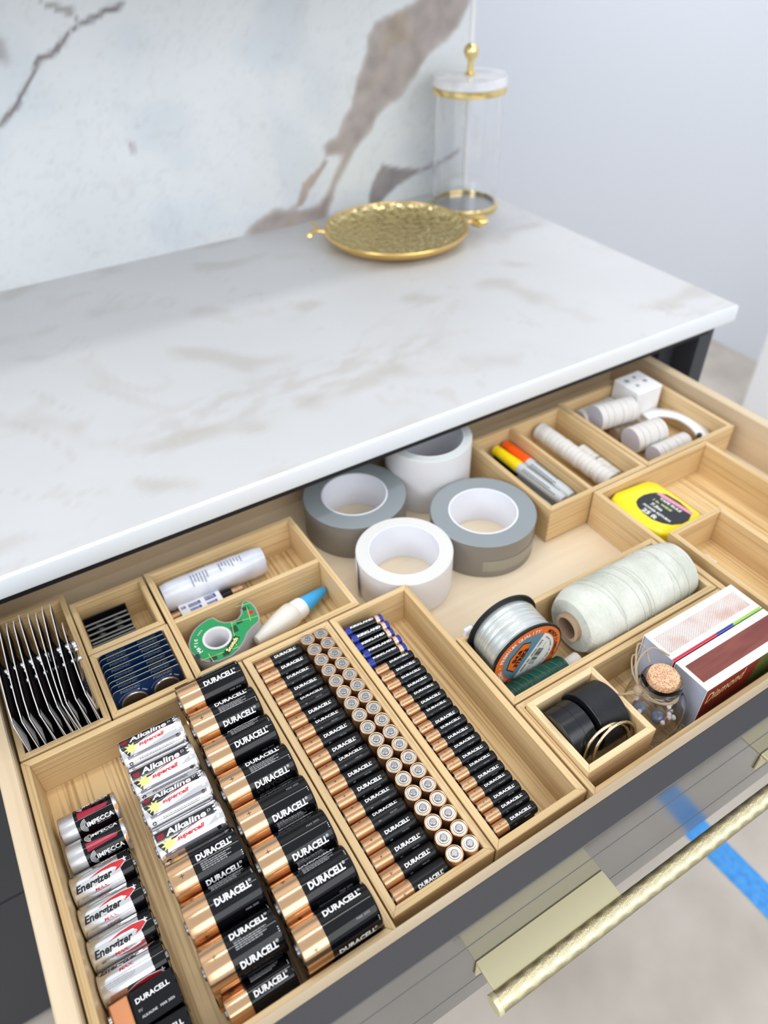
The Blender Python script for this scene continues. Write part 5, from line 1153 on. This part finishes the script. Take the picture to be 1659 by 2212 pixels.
# ---- white felt pad rolls
m_felt = mat('white_felt', (218, 214, 209), 0.85); m_felte = mat('lavender_gray_disc', (190, 190, 204), 0.7)
def pads(name, label, p0, p1, R_, n, group, mf=m_felt, me_=m_felte, cat='pads'):
    p0 = V(p0); p1 = V(p1); d_ = p1 - p0; r = thing(name, label, cat, p0, d_.to_track_quat('X', 'Z').to_euler(), group); t = d_.length / n
    b = MB().lathe([(0, 0.0), (R_ - 0.0003, 0), (R_, 0.0003), (R_, t * 0.90), (R_ - 0.0003, t * 0.97), (0, t * 0.97)], 'x', 30, mats=[1, 0, 0, 0, 1]).build('pad', [mf, me_], r)
    for k in range(1, n):
        o = put('pad', b.data, r); o.location = (k * t, 0.0005 * math.sin(k * 2.4), 0.0003 * math.sin(k * 3.7)); 
    return r
pads('pad_roll', 'long row of white round pads by the tray divider', (0.4935, 0.4200, -0.0185), (0.5020, 0.2930, -0.0245), 0.0118, 18, 'white pads beside the markers', me_=m_felt)
pads('pad_roll', 'short white pad stack leaning right of the long row, rear one', (0.5150, 0.3640, -0.0270), (0.5165, 0.3370, -0.0290), 0.0110, 4, 'white pads beside the markers', me_=m_felt)
pads('pad_roll', 'short white pad stack right of the long row, front one', (0.5165, 0.3330, -0.0290), (0.5165, 0.2990, -0.0300), 0.0110, 5, 'white pads beside the markers', me_=m_felt)
G_ = 'pad rolls in the corner box'
pads('pad_roll', 'white pad roll at the back under the counter edge', (0.5600, 0.4150, -0.0240), (0.6200, 0.4150, -0.0240), 0.0148, 12, G_)
pads('pad_roll', 'large white pad roll second from the back of the corner box', (0.5640, 0.3920, -0.0090), (0.6230, 0.3850, -0.0110), 0.0178, 12, G_)
pads('pad_roll', 'dark worn pad roll low between the white rolls', (0.5850, 0.3720, -0.0325), (0.6270, 0.3720, -0.0325), 0.0100, 10, G_, mat('brown_felt', (140, 122, 106), 0.9), mat('brown_felt', (140, 122, 106), 0.9))
pads('pad_roll', 'large white pad roll in the front half of the corner box', (0.5840, 0.3430, -0.0245), (0.6340, 0.3400, -0.0245), 0.0180, 10, G_)
pads('pad_roll', 'smaller white pad roll nearest the front of the corner box', (0.5900, 0.3070, -0.0290), (0.6480, 0.3060, -0.0290), 0.0138, 12, G_)
wb = thing('white_carton', 'small white carton with gray print in the corner box', 'box', (0.6300, 0.3820, FZ + 0.0004))
MB().box(0, 0.0460, 0, 0.0460, 0, 0.0540).build('carton', m_paper, wb, bevel=0.0012)
tx = MB(); T_ = FR((0.023, 0.023, 0.0540), (1, 0, 0), (0, 1, 0))
for k, (x, y, q) in enumerate(((-0.012, 0.010, 0.004), (0.004, 0.012, 0.003), (-0.008, -0.006, 0.003), (0.010, -0.002, 0.0036))): flat_text(tx, shift(poly2(disc_part(q, n=12)), x, y), T_)
tx.build('printing', mat('carton_gray_print', (150, 150, 160), 0.6), wb, fix=False)
# curved white strap: an arc with a small dark stud
cs = thing('curved_strap', 'curved glossy white strap with a dark stud in the corner box', 'strap', (0.6350, 0.3250, -0.030))
arc_ = curve([(0.0090, 0.0500, 0.004), (0.0300, 0.0440, 0.006), (0.0440, 0.0220, 0.008), (0.0450, -0.0050, 0.008), (0.0370, -0.0280, 0.006), (0.0300, -0.0360, 0.004)], 30)
mb = MB()
for p in arc_:
    c = V((0.0, 0.005, 0)); d_ = (V((p.x, p.y, 0)) - c).normalized() * 0.0095; mb.v += [tuple(p - d_ + V((0, 0, 0.001))), tuple(p + d_)]
for k in range(len(arc_) - 1): mb.f.append([2 * k, 2 * k + 1, 2 * k + 3, 2 * k + 2]); mb.m.append(0); mb.s.append(True)
o = mb.build('strap', mat('glossy_white_plastic', (248, 248, 250), 0.25), cs, fix=False); md = o.modifiers.new('t', 'SOLIDIFY'); md.thickness = 0.004; md.offset = 0
MB().lathe([(0, 0.0075), (0.0028, 0.0068), (0.0034, 0.005), (0.0034, 0.0)], 'z', 16, T=Matrix.Translation((0.0290, -0.0260, 0.006))).build('stud', mat('dark_stud', (60, 58, 60), 0.4), cs)

# ================================================================== ON THE COUNTER
m_gold = mat('polished_gold', (240, 216, 150), 0.14, metal=1.0)
m_goldd = mat('brushed_gold_rim', (238, 200, 122), 0.26, metal=0.95)
m_goldh = mat('hammered_gold', (232, 214, 160), 0.10, metal=1.0)
tcx = N(m_goldh, 'ShaderNodeTexCoord'); vo = N(m_goldh, 'ShaderNodeTexVoronoi', Scale=120.0); L(m_goldh, tcx, 'Object', vo, 'Vector'); bpn = N(m_goldh, 'ShaderNodeBump', Strength=1.0, Distance=0.0040); L(m_goldh, vo, 'Distance', bpn, 'Height'); L(m_goldh, bpn, 'Normal', bsdf(m_goldh), 'Normal')
tr = thing('gold_tray', 'round hammered gold tray with branch handles on the counter', 'tray', (0.5640, 0.8900, ZT + 0.0004), (0, 0, math.radians(-24)))
MB().lathe([(0, 0.004), (0.060, 0.0035), (0.092, 0.006), (0.108, 0.011), (0.1165, 0.0185), (0.1185, 0.0215)], 'z', 96).build('dish', m_goldh, tr)
MB().lathe([(0, 0.0), (0.070, 0.0), (0.096, 0.003), (0.112, 0.009), (0.1205, 0.018), (0.1215, 0.0215), (0.1205, 0.0232), (0.1188, 0.0228), (0.1184, 0.0214)], 'z', 96).build('rim', m_goldd, tr)
for sgn in (-1, 1):
    hb = MB(); P_ = [(sgn * 0.118, 0, 0.020), (sgn * 0.128, 0.004, 0.021), (sgn * 0.138, 0.001, 0.023), (sgn * 0.146, -0.004, 0.022)]
    hb.tube(curve(P_, 12), 0.003, 8, rs=None)
    hb.tube(curve([(sgn * 0.130, 0.003, 0.021), (sgn * 0.134, 0.012, 0.027), (sgn * 0.140, 0.018, 0.032)], 8), 0.0022, 8)
    if sgn > 0:
        for k in range(5):
            a = -1.2 + 0.6 * k; hb.tube([(0.134, 0, 0.020), (0.134 + 0.022 * math.cos(a), 0.019 * math.sin(a), 0.021 + 0.003 * (k % 2))], 0.004, 8, rs=[0.0065, 0.0042])
    hb.build('handle', m_goldd, tr)
    if sgn < 0: MB().lathe([(0, -0.0055), (0.0038, -0.0040), (0.0055, 0), (0.0038, 0.0040), (0, 0.0055)], 'z', 20, T=Matrix.Translation((-0.1465, -0.0085, 0.0190))).build('bud', m_gold, tr)
jg = thing('glass_canister', 'tall glass canister with white marble lid and gold knob in the corner', 'jar', (0.7560, 0.9600, ZT + 0.0004))
R_ = 0.0600
MB().lathe([(R_ - 0.001, 0), (R_ + 0.0020, 0), (R_ + 0.0024, 0.001), (R_ + 0.0024, 0.0085), (R_ + 0.0018, 0.0095), (R_ - 0.001, 0.0095), (R_ - 0.001, 0)], 'z', 72).build('base_band', m_gold, jg)
m_thin = mat('thin_clear_glass', (255, 255, 255), 0.01, trans=1.0, ior=1.42)
MB().lathe([(0, 0.0006), (R_ - 0.0012, 0.0006), (R_ - 0.0012, 0.1890), (R_ - 0.0034, 0.1890), (R_ - 0.0034, 0.0040), (0, 0.0040)], 'z', 72).build('glass', m_thin, jg, sharp=60)
MB().lathe([(R_ - 0.004, 0.1895), (R_ + 0.0030, 0.1895), (R_ + 0.0034, 0.1905), (R_ + 0.0034, 0.1985), (R_ + 0.0026, 0.1995), (R_ - 0.004, 0.1995), (R_ - 0.004, 0.1895)], 'z', 72).build('lid_band', m_gold, jg)
m_lid = mat('white_marble_lid', (236, 236, 238), 0.3); noisy(m_lid, 22, (214, 214, 220), (242, 242, 244), 0.35, 0.6)
MB().lathe([(0, 0.1997), (R_ + 0.0020, 0.1997), (R_ + 0.0034, 0.2010), (R_ + 0.0034, 0.2130), (R_ + 0.0022, 0.2145), (0, 0.2145)], 'z', 72).build('lid', m_lid, jg)
MB().lathe([(0, 0.2146), (0.0085, 0.2146), (0.0090, 0.2165), (0.0060, 0.2190), (0.0050, 0.2300), (0.0052, 0.2350), (0.0058, 0.2365), (0.0100, 0.2400), (0.0128, 0.2465), (0.0128, 0.2500), (0.0100, 0.2565), (0.0050, 0.2592), (0, 0.2596)], 'z', 36).build('knob', m_gold, jg)
